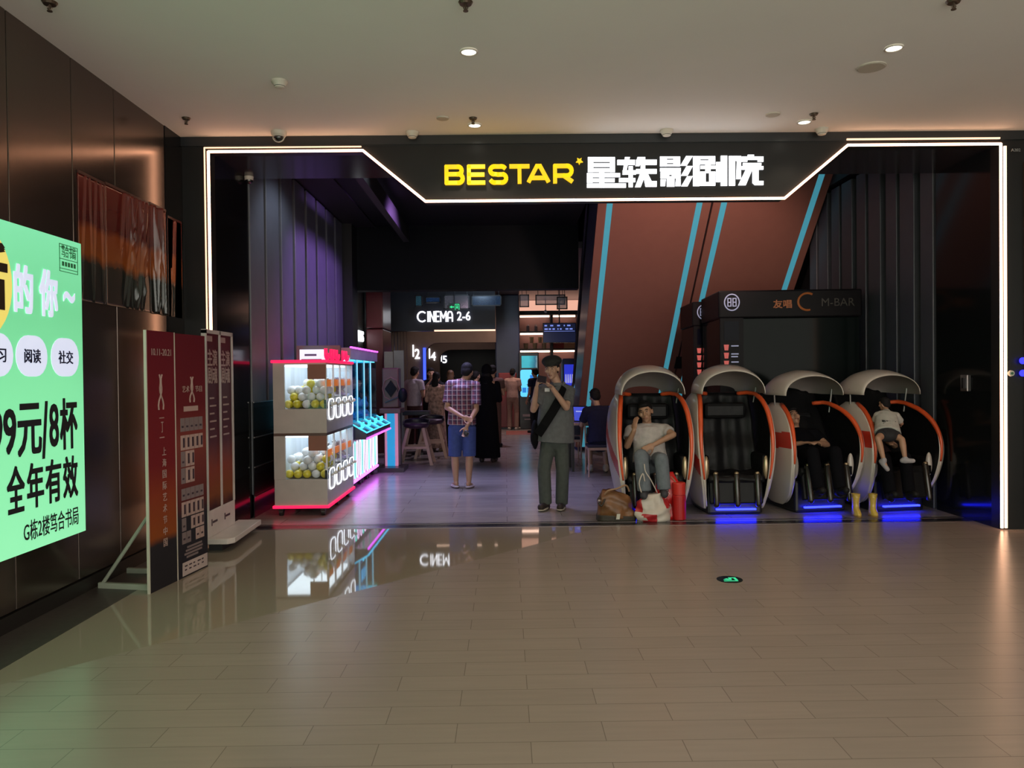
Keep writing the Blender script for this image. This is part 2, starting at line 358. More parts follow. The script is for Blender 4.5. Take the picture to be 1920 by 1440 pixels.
# the portal: front frame with the hanging sign panel, deep jambs and soffit
XL, XR, ZT, ZL = -2.815, 4.79, 3.71, 3.22
NE = [(XL, 0.02), (XL, ZT), (-1.342, ZT), (-0.75, ZL), (2.70, ZL), (3.312, 3.724), (XR, 3.724), (XR, 0.02)]
NE = [(x, z) for x, z in NE]
poly = [(-3.08, 0), (-3.08, CEIL), (9, CEIL), (9, 0), (XR, 0)] + [(x, z) for x, z in NE[::-1]][1:-1] + [(XL, 0)]
st(MB().prism(poly, (0, FY, 0), X3, Z3, (0, 0.14, 0)).build('wall_front', [dark_sign]), 'black portal wall round the cinema entrance')
st(MB().box(-3.08, 9, FY - 0.025, FY, 3.765, CEIL).build('trim_2', M('black_band', (0.02, 0.024, 0.027), 0.3)), 'black band under the lobby ceiling')
st(MB().box(-3.08, XL, FY + 0.14, 8.5, 0, 4.6).build('wall_jamb_left', black_gloss))
st(MB().box(XR, 5.1, FY + 0.14, 8.5, 0, 4.6).build('wall_jamb_right', black_gloss))
st(MB().box(XL, XR, FY + 0.14, 8.5, 3.735, 4.0).build('ceiling_portal', M('portal_soffit', (0.03, 0.027, 0.032), 0.16, spec=0.4)), 'glossy black soffit of the portal')
# brown panels of the wall right of the portal
mb = MB().box(5.02, 5.9, FY - 0.03, FY, 2.92, 3.55).box(5.02, 5.9, FY - 0.03, FY, 0.1, 2.905)
st(mb.build('wall_front_panels', M('brown_wall_panel', (0.055, 0.032, 0.024), 0.3, 0.2)), 'brown panels right of the portal')

# neon outline of the portal; thin glowing lines imitate its reflection
nl = thing('neon_outline', 'warm white neon line tracing the stepped black portal of the cinema', 'neon light', (XL, FY - 0.02, 0))
def bars(path, y, hw, hd):
    b = MB()
    for (x0, z0), (x1, z1) in zip(path, path[1:]):
        d = V((x1 - x0, 0, z1 - z0)); l = d.length; d.normalize(); n = V((-d.z, 0, d.x))
        b.obox((V((x0, y, z0)) + V((x1, y, z1))) / 2, d * (l / 2 + hw * 0.4), n * hw, (0, hd, 0))
    return b
bars([NE[0], NE[1]], FY - 0.02, 0.0115, 0.008).build('light_bar', neon_warm, nl, bevel=0.003)
bars(NE[1:4], FY - 0.02, 0.0115, 0.008).build('light_bar', neon_warm, nl, bevel=0.003)
bars(NE[3:5], FY - 0.02, 0.0115, 0.008).build('light_bar', neon_warm, nl, bevel=0.003)
bars(NE[4:7], FY - 0.02, 0.0115, 0.008).build('light_bar', neon_warm, nl, bevel=0.003)
bars([NE[6], NE[7]], FY - 0.02, 0.011, 0.008).build('light_bar', neon_warm, nl, bevel=0.003)
bars([(XL - 0.04, 0.02), (XL - 0.04, ZT + 0.04), (-1.36, ZT + 0.04)], FY - 0.012, 0.005, 0.006).build('reflection_line', neon_reflection, nl)
bars([(3.30, 3.775), (XR - 0.02, 3.775)], FY - 0.032, 0.007, 0.008).build('reflection_line', neon_reflection, nl)
bars([(XR + 0.045, 0.02), (XR + 0.045, 3.70)], FY - 0.012, 0.011, 0.008).build('reflection_line', EM('neon_reflection_strong', (1.0, 0.62, 0.40), 3.0), nl)

# the lit name over the entrance
sg = thing('entrance_sign', 'lit cinema name in yellow and white letters on the black panel over the entrance', 'sign', (1.0, FY, 3.3))
yel = EM('yellow_letter_light', (0.92, 0.60, 0.012), 1.0); wht = EM('white_letter_light', (0.93, 0.95, 1.0), 2.0)
def strokes(mb, segs, o, s, w, dep):
    for seg in segs:
        for (a, b), (c, d) in zip(seg, seg[1:]):
            p = V((o[0] + a * s[0], o[1], o[2] + b * s[1])); q = V((o[0] + c * s[0], o[1], o[2] + d * s[1])); t = q - p; l = t.length
            if l < 1e-5: continue
            t.normalize(); n = V((-t.z, 0, t.x)); mb.obox((p + q) / 2, t * (l / 2 + w * 0.32), n * w / 2, (0, dep / 2, 0))
def arc(cx, cy, rx, ry, a0, a1, n=9): return [(cx + rx * math.cos(R(a0 + (a1 - a0) * i / n)), cy + ry * math.sin(R(a0 + (a1 - a0) * i / n))) for i in range(n + 1)]
GL = {
 'B': [[(0, 0), (0, 1), (.72, 1)] + arc(.72, .77, .22, .23, 90, -90) + [(0, .54)], [(.72, .54)] + arc(.74, .27, .26, .27, 90, -90) + [(0, 0)]],
 'E': [[(1, 1), (0, 1), (0, 0), (1, 0)], [(0, .5), (.95, .5)]],
 'S': [arc(.7, .76, .28, .24, 40, 90, 4) + arc(.28, .76, .28, .24, 90, 250) + [(.5, .5)] + arc(.74, .26, .27, .26, 70, -90) + arc(.28, .26, .28, .26, 270, 215, 4)],
 'T': [[(0, 1), (1, 1)], [(.5, 1), (.5, 0)]],
 'A': [[(.035, .07), (.42, 1), (.58, 1), (.965, .07)], [(.17, .27), (.83, .27)]],
 'R': [[(0, 0), (0, 1), (.7, 1)] + arc(.7, .7, .26, .3, 90, -90) + [(0, .4)], [(.5, .4), (.96, .05)]]}
mb = MB(); y0 = FY - 0.02
for ch, xa, xb in (('B', 834, 871), ('E', 876, 911), ('S', 916, 952), ('T', 954, 994), ('A', 987, 1032), ('R', 1037, 1076)):
    a = P(xa, 347.5 - (xa - 834) * 0.011, FY); b = P(xb, 311.5 - (xb - 834) * 0.011, FY); hw = 0.0185
    strokes(mb, GL[ch], (a.x + hw, y0, 3.375 + hw), (b.x - a.x - 2 * hw, 0.19 - 2 * hw), 0.037, 0.03)
mb.build('latin_lettering', yel, sg, label='yellow block letters')
c = P(1086, 303, FY); mb = MB()
sp = [(math.sin(R(36 * k)) * (0.036 if k % 2 == 0 else 0.017), -math.cos(R(36 * k)) * (0.036 if k % 2 == 0 else 0.017)) for k in range(10)]
mb.prism(sp, (c.x, FY - 0.03, c.z), X3, Z3, (0, 0.025, 0)).build('star', yel, sg, label='small yellow star')
mb = MB()
Q = lambda x0, y0, x1, y1: [(x0, y0), (x1, y0), (x1, y1), (x0, y1)]
CN = [Q(65, 80, 335, 126), Q(65, 141, 335, 177), Q(65, 192, 335, 229), Q(65, 80, 119, 230), Q(286, 80, 335, 230), Q(55, 240, 387, 279), Q(55, 292, 332, 330), Q(55, 343, 445, 385), Q(180, 228, 228, 385), Q(55, 240, 112, 335),   # xing
 Q(358, 108, 535, 158), [(435, 80), (485, 80), (440, 255), (410, 255)], Q(412, 212, 545, 254), Q(375, 290, 538, 330), Q(472, 172, 514, 380),                                                                                       # yi
 [(560, 80), (598, 80), (580, 170), (540, 170)], Q(545, 106, 752, 157), Q(545, 200, 752, 246), Q(592, 80, 637, 246), [(588, 240), (645, 240), (592, 380), (535, 380)], [(615, 240), (660, 240), (700, 320), (752, 320), (752, 376), (640, 376)],
 Q(785, 75, 985, 94), Q(785, 109, 985, 138), Q(785, 152, 985, 172), Q(785, 75, 852, 172), Q(920, 75, 985, 172), Q(785, 190, 992, 222), Q(790, 231, 990, 256), Q(790, 272, 990, 292), Q(790, 231, 876, 292), Q(904, 231, 990, 292),        # ying
 Q(853, 290, 930, 375), [(790, 302), (843, 302), (835, 370), (790, 370)], [(945, 298), (990, 298), (990, 370), (938, 370)],
 [(1045, 70), (1112, 70), (1052, 166), (988, 166)], [(1050, 170), (1112, 170), (1060, 266), (994, 266)], [(1055, 273), (1112, 270), (1060, 372), (996, 372)],
 Q(1115, 72, 1335, 101), Q(1115, 115, 1335, 152), Q(1115, 72, 1186, 155), Q(1272, 72, 1335, 155), Q(1115, 155, 1180, 370), Q(1190, 166, 1340, 198), Q(1238, 152, 1288, 228), Q(1186, 226, 1240, 366), Q(1276, 226, 1336, 366), Q(1186, 226, 1336, 240), Q(1186, 330, 1336, 366),   # ju
 [(1345, 130), (1385, 130), (1385, 330), (1345, 330)], Q(1391, 68, 1455, 368),
 Q(1472, 70, 1534, 366), [(1472, 70), (1592, 70), (1592, 130), (1472, 100)], [(1553, 100), (1592, 100), (1592, 300), (1545, 300)], Q(1600, 76, 1815, 108), Q(1600, 76, 1655, 128), Q(1760, 76, 1815, 128), Q(1660, 58, 1722, 84),               # yuan
 Q(1612, 140, 1795, 165), Q(1600, 172, 1815, 206), [(1640, 206), (1705, 206), (1640, 362), (1565, 362)], [(1708, 206), (1768, 206), (1768, 320), (1816, 320), (1816, 360), (1730, 360), (1708, 340)]]
for q, poly in enumerate(CN):
    pts = []
    for cx, cy in poly:
        p = P(1090 + cx / 5.3333, 280 + cy / 5.3333, FY); pts.append((p.x, p.z))
    mb.prism(pts, (0, FY - 0.012 - 0.0001 * q, 0), X3, Z3, (0, 0.012, 0))
mb.build('chinese_lettering', wht, sg, label='white chinese letters')

# ------------------------------------------------------------------ the hall behind the portal
fin = M('hall_fin_panel', (0.125, 0.14, 0.165), 0.45)
mb = MB()
for k in range(8):
    y = 8.51 + 0.62 * (k - 0.05) if k else 8.51
    mb.box(-2.85, -2.80, y, y + 0.50, 0.25, 4.2)
st(mb.build('wall_hall_left_fins', fin, bevel=0.01), 'tall flat fins along the left wall of the hall')
st(MB().box(-3.2, -2.95, 8.5, 30, 0, 6.5).build('wall_hall_left', black_matte))
st(MB().box(-2.80, -2.79, 8.5, 13.4, 0.0, 1.28).build('wall_dado', M('black_dado_glass', (0.010, 0.013, 0.016), 0.15, spec=.3)), 'black glass dado along the left fins')
mb = MB()
for z in (1.27, .88, .55, .22): mb.box(-2.79, -2.78, 8.5, 13.4, z, z + .012)
st(mb.build('trim_6', steel), 'thin steel strips imitating reflected lines on the black glass dado')  # strips stand in for lines reflected in the glass
mb = MB()
for k in range(9):
    y = 8.55 + 0.40 * k; mb.box(4.78, 4.90 + 0.02 * (k % 3), y, y + (0.32 if k % 2 else 0.26), 0.0, 4.2)
st(mb.build('wall_hall_right_fins', M('hall_fin_dark', (0.07, 0.075, 0.09), 0.4), bevel=0.01), 'dark fins along the right wall of the hall')
st(MB().box(4.95, 5.1, 8.5, 30, 0, 6.5).build('wall_hall_right', black_matte))
st(MB().box(-3.2, 5.1, 29.9, 30.1, 0, 6.5).build('wall_hall_back', black_matte))
st(MB().box(-3.2, 1.3, 8.5, 14.0, 4.25, 4.4).build('ceiling_hall', black_matte))
st(MB().box(-3.2, 5.1, 8.0, 30, 6.5, 6.6).build('ceiling_void', black_matte))
st(MB().box(-3.2, 5.1, 8.36, 8.5, 4.0, 6.5).build('wall_void_front', black_matte))
st(MB().box(-2.95, -2.3, 8.6, 13.8, 4.22, 4.26).obox((-1.7, 11.0, 4.0), (0.05, 0, 0), (0, 2.4, 0), (0, 0, 0.12)).build('trim_3', M('dark_beam', (0.03, 0.03, 0.03), 0.5)), 'dark beam under the hall ceiling')
st(MB().box(-2.70, 1.34, 13.9, 14.2, 3.10, 6.5).build('wall_bulkhead', M('bulkhead_black', (0.004, 0.0055, 0.008), 0.6, spec=.15)), 'black bulkhead across the hall')
st(MB().box(-3.0, 4.9, 14.2, 29.9, 3.88, 4.0).build('ceiling_back', M('back_hall_ceiling', (0.22, 0.20, 0.22), 0.3)))
st(MB().box(-3.0, -2.66, 13.45, 13.9, 0, 4.25).build('wall_hall_pier', black_matte), 'black pier after the left fins')
st(MB().box(-2.96, -2.86, 14.1, 15.5, 0, 3.9).build('wall_side_grey', M('grey_green_panel', (0.10, 0.115, 0.11), 0.4)), 'grey side wall before the red pillar')
# wine red pillar
pm = M('wine_red_lacquer', (0.16, 0.030, 0.040), 0.28)
st(MB().box(-2.80, -2.46, 15.5, 16.6, 2.52, 3.88).box(-2.80, -2.46, 15.5, 16.6, 0, 2.505).build('pillar_red', pm, bevel=0.02), 'wine red pillar left of the lit cinema sign')
# bulkhead of the corridor with the lit sign
st(MB().box(-3.0, -0.24, 19.0, 19.3, 2.66, 3.88).build('wall_corridor_head', M('blue_black_board', (0.022, 0.022, 0.034), 0.45)), 'dark board over the corridor')
st(MB().box(-1.75, -0.24, 18.985, 19.0, 2.64, 2.68).build('trim_4', EM('cove_light', (1.0, 0.66, 0.48), 1.4)), 'warm cove light under the dark board')
cs = thing('corridor_sign', 'white lit CINEMA 2-6 lettering on the dark board over the corridor', 'sign', (-1.6, 19.0, 2.9))
a = P(783, 603, 18.97); b = P(848, 584, 18.97)
mb = MB(); w6 = b.x - a.x; h6 = b.z - a.z
GC = {'C': [arc(.5, .5, .5, .5, 50, 310, 14)], 'I': [[(.5, 0), (.5, 1)]], 'N': [[(0, 0), (0, 1), (1, 0), (1, 1)]], 'E': [[(1, 1), (0, 1), (0, 0), (1, 0)], [(0, .52), (.9, .52)]], 'M': [[(0, 0), (0, 1), (.5, .35), (1, 1), (1, 0)]], 'A': [[(0, 0), (0, .6)] + arc(.5, .6, .5, .4, 180, 0) + [(1, 0)], [(0, .36), (1, .36)]]}
for ch, u0, u1 in (('C', 0, .26), ('I', .295, .305), ('N', .355, .475), ('E', .525, .615), ('M', .665, .82), ('A', .87, 1.0)): strokes(mb, GC[ch], (a.x + w6 * u0, 18.975, a.z), (w6 * (u1 - u0), h6), .032, .03)
mb.build('lettering', wht, cs)
a = P(857, 601, 18.97); b = P(882, 584, 18.97)
MB().text('2-6', (a.x, 18.98, a.z), X3, Z3, b.x - a.x, b.z - a.z, 0.03, 0.012).build('numerals', wht, cs)
# nested corridor arches
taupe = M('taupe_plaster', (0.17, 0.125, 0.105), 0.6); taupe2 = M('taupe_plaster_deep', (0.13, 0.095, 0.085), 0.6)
def arch(name, Y, px0, pytop, x0, x1, rad, mat, zt=3.88):
    a = P(px0, pytop, Y); X = a.x; Z = a.z
    poly = [(x0, 0), (x0, zt), (x1, zt), (x1, Z), (X + rad, Z)] + [(X + rad - rad * math.sin(R(t)), Z - rad + rad * math.cos(R(t))) for t in (15, 30, 45, 60, 75, 90)] + [(X, 0)]
    return MB().prism(poly, (0, Y, 0), X3, Z3, (0, 0.25, 0)).build(name, mat)
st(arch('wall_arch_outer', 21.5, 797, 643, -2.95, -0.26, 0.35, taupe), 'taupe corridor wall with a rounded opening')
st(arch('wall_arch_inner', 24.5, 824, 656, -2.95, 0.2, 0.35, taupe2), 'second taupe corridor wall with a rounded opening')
st(MB().box(-2.95, 0.2, 28.5, 28.7, 0, 3.88).build('wall_corridor_end', M('navy_dark', (0.012, 0.012, 0.022), 0.4)))
for (n, Y, pxa, pya, pxb, pyb, lab) in (('2', 21.5, 778, 673, 787, 654, 'lit hall number 2 on the corridor wall, leftmost of three'), ('4', 24.5, 808, 676, 817, 660, 'lit hall number 4 on the corridor wall, middle of three'), ('5', 28.5, 830, 681, 838, 667, 'lit hall number 5 deep in the dark corridor')):
    a = P(pxa, pya, Y); b = P(pxb, pyb, Y); s = thing('hall_number', lab, 'sign', (a.x, Y, a.z), 'hall numbers of the corridor')
    MB().text(n, (a.x, Y - 0.005, a.z), X3, Z3, b.x - a.x, b.z - a.z, 0.03, 0.02).build('numeral', wht, s)
    MB().box(a.x - 0.06, a.x - 0.025, Y - 0.04, Y - 0.001, a.z + 0.06, b.z + 0.11).build('stroke', wht, s)
a = P(793, 652, 21.4); b = P(799, 725, 21.4)
tag(MB().box(a.x, b.x, 21.40, 21.45, b.z, a.z).build('light_column', EM('blue_column_light', (0.05, 0.10, 1.0), 1.6)), 'vertical blue light column in the corridor between halls 2 and 4', 'light')
# wooden slats left of the corridor
mb = MB(); a = P(738, 620, 19.5)
for k in range(5): mb.box(-2.86 + 0.08 * k, -2.81 + 0.08 * k, 19.4, 19.5, 0, 2.7)
st(mb.build('wall_slats', M('brown_slat', (0.20, 0.12, 0.085), 0.5)), 'brown slats left of the corridor')
# blue grey column between corridor and bar
st(MB().box(-0.29, 0.42, 22.3, 23.2, 0, 3.88).build('pillar_blue', M('blue_grey_lacquer', (0.02, 0.028, 0.075), 0.3), bevel=0.03), 'dark blue column between corridor and bar')

# ================================================================== LOBBY THINGS
# ---- green light box on the left wall
LX = -3.0
lb = thing('advertising_light_box', 'large glowing green advert light box on the left wall', 'light box', (-3.08, 4.6, 0.48))
y1 = WX(151.5, 457, LX).y; zt, zb = 2.51, 0.475; yA = -0.6  # yA lies out of view, lengthened to throw more green light
green = ramp_mat('green_backlit_film', [(0.0, (0.25, 0.74, 0.40)), (0.45, (0.20, 0.68, 0.34)), (0.75, (0.15, 0.56, 0.27)), (1.0, (0.19, 0.66, 0.36))], 'Z', 0.0, 2.03, 0.35, 0.12, 1.2, emit=0.92)
MB().box(-3.08, LX - 0.012, yA, y1 - 0.004, zb, zt).build('housing', M('light_box_housing', (0.25, 0.27, 0.25), 0.4, 0.6), lb)
MB().box(LX - 0.012, LX, yA, y1, zb, zt).build('printed_face', green, lb)
def lbt(mb, txt, px0, py0, px1, py1, lift=0.004, bold=0.02, zfix=None):
    """lettering on the light box: pixel corners lower left, upper right"""
    a = WX(px0, py0, LX); b = WX(px1, py1, LX)
    z0, z1 = zfix if zfix else (a.z, b.z)
    mb.text(txt, (LX + lift, a.y, z0), Y3, Z3, b.y - a.y, z1 - z0, 0.0012, bold)
def zat(px, py): return WX(px, py, LX).z
def yat(px, py=540): return WX(px, py, LX).y
dark_ink = M('dark_ink', (0.012, 0.014, 0.02), 0.5); white_film = M('white_backlit_film', (0.7, 0.72, 0.8), 0.4, emit=(0.72, 0.78, 1.0), es=0.72); yel_film = M('yellow_backlit_film', (0.6, 0.5, 0.1), 0.4, emit=(0.85, 0.68, 0.16), es=0.8)
mb = MB(); zc = zat(5, 532); hh = 0.345
mb.prism([(math.cos(R(10 * k)) * 0.31, math.sin(R(10 * k)) * hh) for k in range(36)], (LX, yat(22) - 0.31, zc), Y3, Z3, (0.003, 0, 0)); mb.build('yellow_disc', yel_film, lb, label='yellow disc')
mb = MB(); yd = yat(22) - 0.31; mb.text('活', (LX + 0.006, yat(12) - 0.44, zat(5, 582)), Y3, Z3, 0.44, 0.40, 0.003, 0.03); mb.build('brown_character', M('brown_ink', (0.03, 0.016, 0.006), 0.5), lb)
mb = MB(); mb.text('的', (LX + 0.004, yat(24), zat(24, 585)), Y3, Z3, yat(61) - yat(24), zat(24, 492) - zat(24, 585), 0.0012, 0.03)
mb.text('你', (LX + 0.004, yat(72), zat(72, 592)), Y3, Z3, yat(107) - yat(72), zat(72, 502) - zat(72, 592), 0.0012, 0.03)
mb.text('~', (LX + 0.004, yat(117), zat(117, 566)), Y3, Z3, yat(139) - yat(117), zat(117, 545) - zat(117, 566), 0.0012, 0.04)
mb.text('生', (LX + 0.004, yat(12) - 1.0, zat(24, 585)), Y3, Z3, 0.3, 0.34, 0.003, 0.03)
mb.build('white_lettering', white_film, lb, label='white headline characters')
mb = MB(); ink = MB()
for a, b, txt, wpx in ((-40, 24, '学习', None), (29, 88, '阅读', None), (95, 147, '社交', None)):
    ya, yb = yat(a, 667), yat(b, 667); z0, z1 = zat(58, 706), zat(58, 629)
    mb.prism([(x, z) for x, z in rrect(yb - ya, z1 - z0, min((yb - ya) * 0.42, (z1 - z0) * .48))], (LX, (ya + yb) / 2, (z0 + z1) / 2), Y3, Z3, (0.003, 0, 0))
    q = (yb - ya) * 0.24; ink.text(txt, (LX + 0.005, ya + q, z0 + 0.085), Y3, Z3, yb - ya - 2 * q, z1 - z0 - 0.17, 0.003, 0.012)
mb.build('white_badges', white_film, lb, label='three rounded white badges')
ink.build('badge_lettering', M('navy_ink', (0.012, 0.016, 0.06), 0.5), lb)
mb = MB()
lbt(mb, '199元', -42, 806, 77, 806, zfix=(zat(38, 857), zat(38, 757))); lbt(mb, '/', 77, 806, 89, 806, zfix=(zat(83, 860), zat(83, 752)))
lbt(mb, '8', 91, 800, 109, 800, zfix=(zat(100, 838), zat(100, 757))); lbt(mb, '杯', 111, 800, 144, 800, zfix=(zat(128, 842), zat(128, 746)))
for ch, a, b in (('全', 11, 45), ('年', 49, 81), ('有', 84, 114), ('效', 117, 145)): lbt(mb, ch, a, 906, b, 906, zfix=(zat(80, 948), zat(80, 864)))
lbt(mb, 'G栋2楼笃合书局', 43, 990, 146, 975, zfix=(zat(95, 1000), zat(95, 963)), bold=0.006)
mb.build('black_lettering', dark_ink, lb, label='black price lines')
mb = MB(); ya, yb = yat(112), yat(146); z0, z1 = zat(129, 512), zat(129, 461); t = 0.004
for (a, b, c, d) in ((ya, yb, z0, z0 + t), (ya, yb, z1 - t, z1), (ya, ya + t, z0, z1), (yb - t, yb, z0, z1), (ya, yb, z0 + .02, z0 + .02 + t), (ya, yb, z1 - .02 - t, z1 - .02), (ya, yb, z0 + .085, z0 + .085 + t)): mb.box(LX, LX + 0.003, a, b, c, d)
mb.text('笃合书局', (LX, ya + 0.025, z0 + 0.10), Y3, Z3, yb - ya - 0.05, 0.085, 0.003, 0)
for k in range(5): mb.box(LX, LX + 0.003, ya + .03 + .035 * k, ya + .052 + .035 * k, z0 + .04, z0 + .07)
mb.build('seal', M('green_ink', (0.05, 0.26, 0.12), 0.5), lb, label='small framed seal of the bookshop')

# ---- wrinkled film posters on the left wall
def poster_mat(name, dim):
    return ramp_mat(name, [(0.0, (0.012, 0.014, 0.012)), (0.30, (0.016, 0.022, 0.018)), (0.36, (0.30 * dim, 0.075 * dim, 0.012)), (0.55, (0.28 * dim, 0.06 * dim, 0.014)), (0.62, (0.10, 0.012, 0.010)), (1.0, (0.16 * dim, 0.018, 0.012))], 'Z', 0.0, 0.93, 0.26, 0.22, 3.5, coat=0.0, spec=0.75)
pmat = poster_mat('palace_print_film', 1.0)
def poster(ya, yb, z0, z1, seed, ridges, label, amp):
    t = thing('film_poster', label, 'poster', (-3.079, ya, z0), 'film posters on the left wall'); rnd = random.Random(seed)
    rd = [(rnd.uniform(0.05, 0.95), rnd.uniform(-0.30, 0.30), rnd.uniform(0.005, 0.011), rnd.uniform(0.018, 0.035), rnd.choice((-.2, 0.0, 0.45)), rnd.choice((0.5, 1.2, 1.2))) for _ in range(ridges)]
    def fn(u, v, side):
        h = 0.004
        for c, sl, a, wd, v0, v1 in rd:
            e = (u - c - sl * (v - 0.5)) * (yb - ya); wv = max(0, min(1, (v - v0) * 8)) * max(0, min(1, (v1 - v) * 8))
            h += amp * a * math.exp(-(e / (wd * 0.4)) ** 2) * wv
        if u < .02 or u > .98: h = 0.006
        return (-3.079 + (h if side else 0.0), ya + (yb - ya) * u, z0 + (z1 - z0) * v)
    MB().slab(fn, int(40 + (yb - ya) * 150), 44).build('printed_film', pmat, t, smooth=True)
    MB().box(-3.082, -3.070, ya, yb, z1, z1 + 0.02).build('top_batten', M('batten_red', (0.05, 0.01, 0.008), 0.4), t)
poster(5.59, 5.955, 2.125, 3.045, 1, 5, 'narrow red film poster on the left wall, nearest the green light box', 1.2)
poster(5.965, 6.70, 2.125, 3.055, 2, 15, 'wide wrinkled red and orange film poster in the middle of the left wall row', 2.0)
poster(6.71, 7.025, 2.12, 3.065, 3, 10, 'heavily crinkled shiny film poster catching the neon by the portal', 2.6)
poster(7.06, 7.36, 2.12, 3.02, 4, 2, 'dim flat film poster on the black end panel beside the portal', 1.0)

# ---- folding poster board leaning by the wall
pb = thing('poster_board', 'tall red double poster board standing nearest, propped by a pale strut', 'display board', (-2.52, 5.95, 0))
A_ = V((-2.575, 5.53, 0)); B_ = V((-2.47, 6.335, 0)); du = (B_ - A_).normalized(); nrm = V((du.y, -du.x, 0)); LEN = (B_ - A_).length
red_print = ramp_mat('red_board_print', [(0.0, (0.022, 0.02, 0.024)), (0.17, (0.022, 0.020, 0.024)), (0.20, (0.26, 0.065, 0.015)), (0.36, (0.24, 0.040, 0.016)), (0.48, (0.17, 0.016, 0.018)), (1.0, (0.14, 0.014, 0.024))], 'Z', 0.0, 1.9, 0.5, 0.06, 2.2)
red_print2 = ramp_mat('red_board_print_dark', [(0.0, (0.022, 0.02, 0.026)), (0.24, (0.022, 0.02, 0.026)), (0.30, (0.10, 0.02, 0.018)), (0.55, (0.20, 0.045, 0.035)), (0.70, (0.13, 0.016, 0.020)), (1.0, (0.13, 0.014, 0.022))], 'Z', 0.0, 1.9, 0.5, 0.06, 2.2)
sp = 0.36
def bp(u, z, o=0.0): return A_ + du * u + V((0, 0, z)) + nrm * o
def panel(name, u0, u1, mat, h=1.90):
    MB().prism([(u0, 0.0), (u1, 0.0), (u1, h), (u0, h)], A_, du, Z3, nrm * -0.014).build(name, mat, pb)
panel('poster_panel', 0.0, sp, red_print); panel('poster_panel', sp + 0.006, LEN, red_print2, 1.895)
gold = M('pale_board_edge', (0.55, 0.50, 0.42), 0.5)
for u in (0.0, sp + 0.003):
    MB().prism([(u - 0.006, 0), (u + 0.004, 0), (u + 0.004, 1.90), (u - 0.006, 1.90)], A_ + nrm * 0.003, du, Z3, nrm * -0.02).build('board_edge', gold, pb)
cream = M('cream_print', (0.42, 0.29, 0.26), 0.5); greyp = M('grey_print', (0.20, 0.15, 0.15), 0.5); ink2 = M('print_ink', (0.04, 0.02, 0.03), 0.5)
def bt(mb, txt, u, z, w_, h, bold=0.0): mb.text(txt, A_ + du * u + Z3 * z + nrm * 0.003, du, Z3, w_, h, 0.002, bold)
def flat(mb, u0, u1, z0, z1, o=0.002): mb.prism([(u0, z0), (u1, z0), (u1, z1), (u0, z1)], A_, du, Z3, nrm * o)
mb = MB(); bt(mb, '10.11-20.21', 0.06, 1.72, 0.25, 0.05); 
def squiggle(mb, u, z, h):                                               # tall brush-like emblem of two crossing strokes
    for k in (-1, 1):
        mb.tube([A_ + du * (u + k * (0.028 - 0.05 * t + 0.012 * math.sin(9 * t))) + Z3 * (z + h * t) + nrm * 0.003 for t in [i / 8 for i in range(9)]], 0.006, 6)
squiggle(mb, 0.17, 1.32, 0.26)
for k, ch in enumerate('上海国际艺术节中国'): bt(mb, ch, 0.175, 0.98 - 0.085 * k, 0.05, 0.06)
flat(mb, 0.15, 0.21, 1.255, 1.262); flat(mb, 0.15, 0.21, 1.11, 1.117); bt(mb, '丁', 0.165, 1.15, 0.03, 0.08)
mb.build('left_lettering', cream, pb)
mb = MB(); g = MB(); k2 = MB(); u0 = sp + 0.10; squiggle(mb, sp + 0.24, 1.36, 0.20); bt(mb, '艺术', sp + 0.10, 1.44, 0.10, 0.05); bt(mb, '节目', sp + 0.29, 1.44, 0.10, 0.05)
flat(mb, sp + 0.12, sp + 0.33, 1.29, 1.33)
UW = LEN - sp - 0.12
def row(z0, z1, cells, m=None):
    n = 5; w_ = UW / n
    for i, c in enumerate(cells):
        if c == 0: continue
        a = sp + 0.07 + w_ * i; tgt = mb if c == 1 else g; flat(tgt, a, a + w_ - 0.006, z0, z1)
        if c == 1 and z1 - z0 > 0.1: flat(k2, a + w_ * 0.45, a + w_ * 0.80, z0 + 0.02, z1 - 0.02, 0.004)
        else: flat(k2, a + 0.015, a + w_ - 0.025, z0 + 0.03, z0 + 0.045, 0.004)
row(1.135, 1.24, (2, 2, 2, 2, 2)); row(0.99, 1.105, (1, 1, 1, 1, 1)); row(0.86, 0.98, (2, 1, 1, 0, 0)); row(0.73, 0.85, (2, 1, 1, 0, 0))
row(0.60, 0.69, (2, 2, 2, 2, 2)); row(0.47, 0.585, (1, 1, 1, 1, 1)); row(0.36, 0.46, (2, 0, 1, 1, 1)); row(0.26, 0.35, (2, 2, 0, 1, 1))
for z, a, b in ((0.225, .14, .36), (0.20, .12, .37), (0.175, .10, .36), (0.15, .13, .30)): flat(g, sp + a, sp + b, z - 0.008, z + 0.008)
mb.build('cell_pattern', cream, pb); g.build('block_pattern', greyp, pb); k2.build('cell_lettering', ink2, pb)
mb = MB(); flat(mb, sp + 0.07, LEN - 0.01, 0.012, 0.115); mb.build('sponsor_strip', M('sponsor_paper', (0.50, 0.40, 0.38), 0.5), pb, label='pale strip of sponsor marks')
mb = MB(); rnd = random.Random(3)
for i in range(5):
    for j in range(2): flat(mb, sp + 0.10 + i * UW / 5.3, sp + 0.10 + i * UW / 5.3 + rnd.uniform(.02, .05), 0.05 + 0.03 * j, 0.06 + 0.03 * j, 0.004)
mb.build('sponsor_marks', ink2, pb)
strut = M('pale_green_timber', (0.33, 0.36, 0.28), 0.5)
a = bp(0.10, 0.02, -0.02); e = V((-3.04, 5.72, 0.02))
MB().obox((a + e) / 2, (e - a) / 2, V((0, 0.016, 0)), V((0, 0, 0.02))).build('foot_bar', strut, pb)
MB().cyl(e + V((0.02, 0, 0.0)), bp(0.12, 0.62, -0.022), 0.014, n=8).build('diagonal_strut', strut, pb)
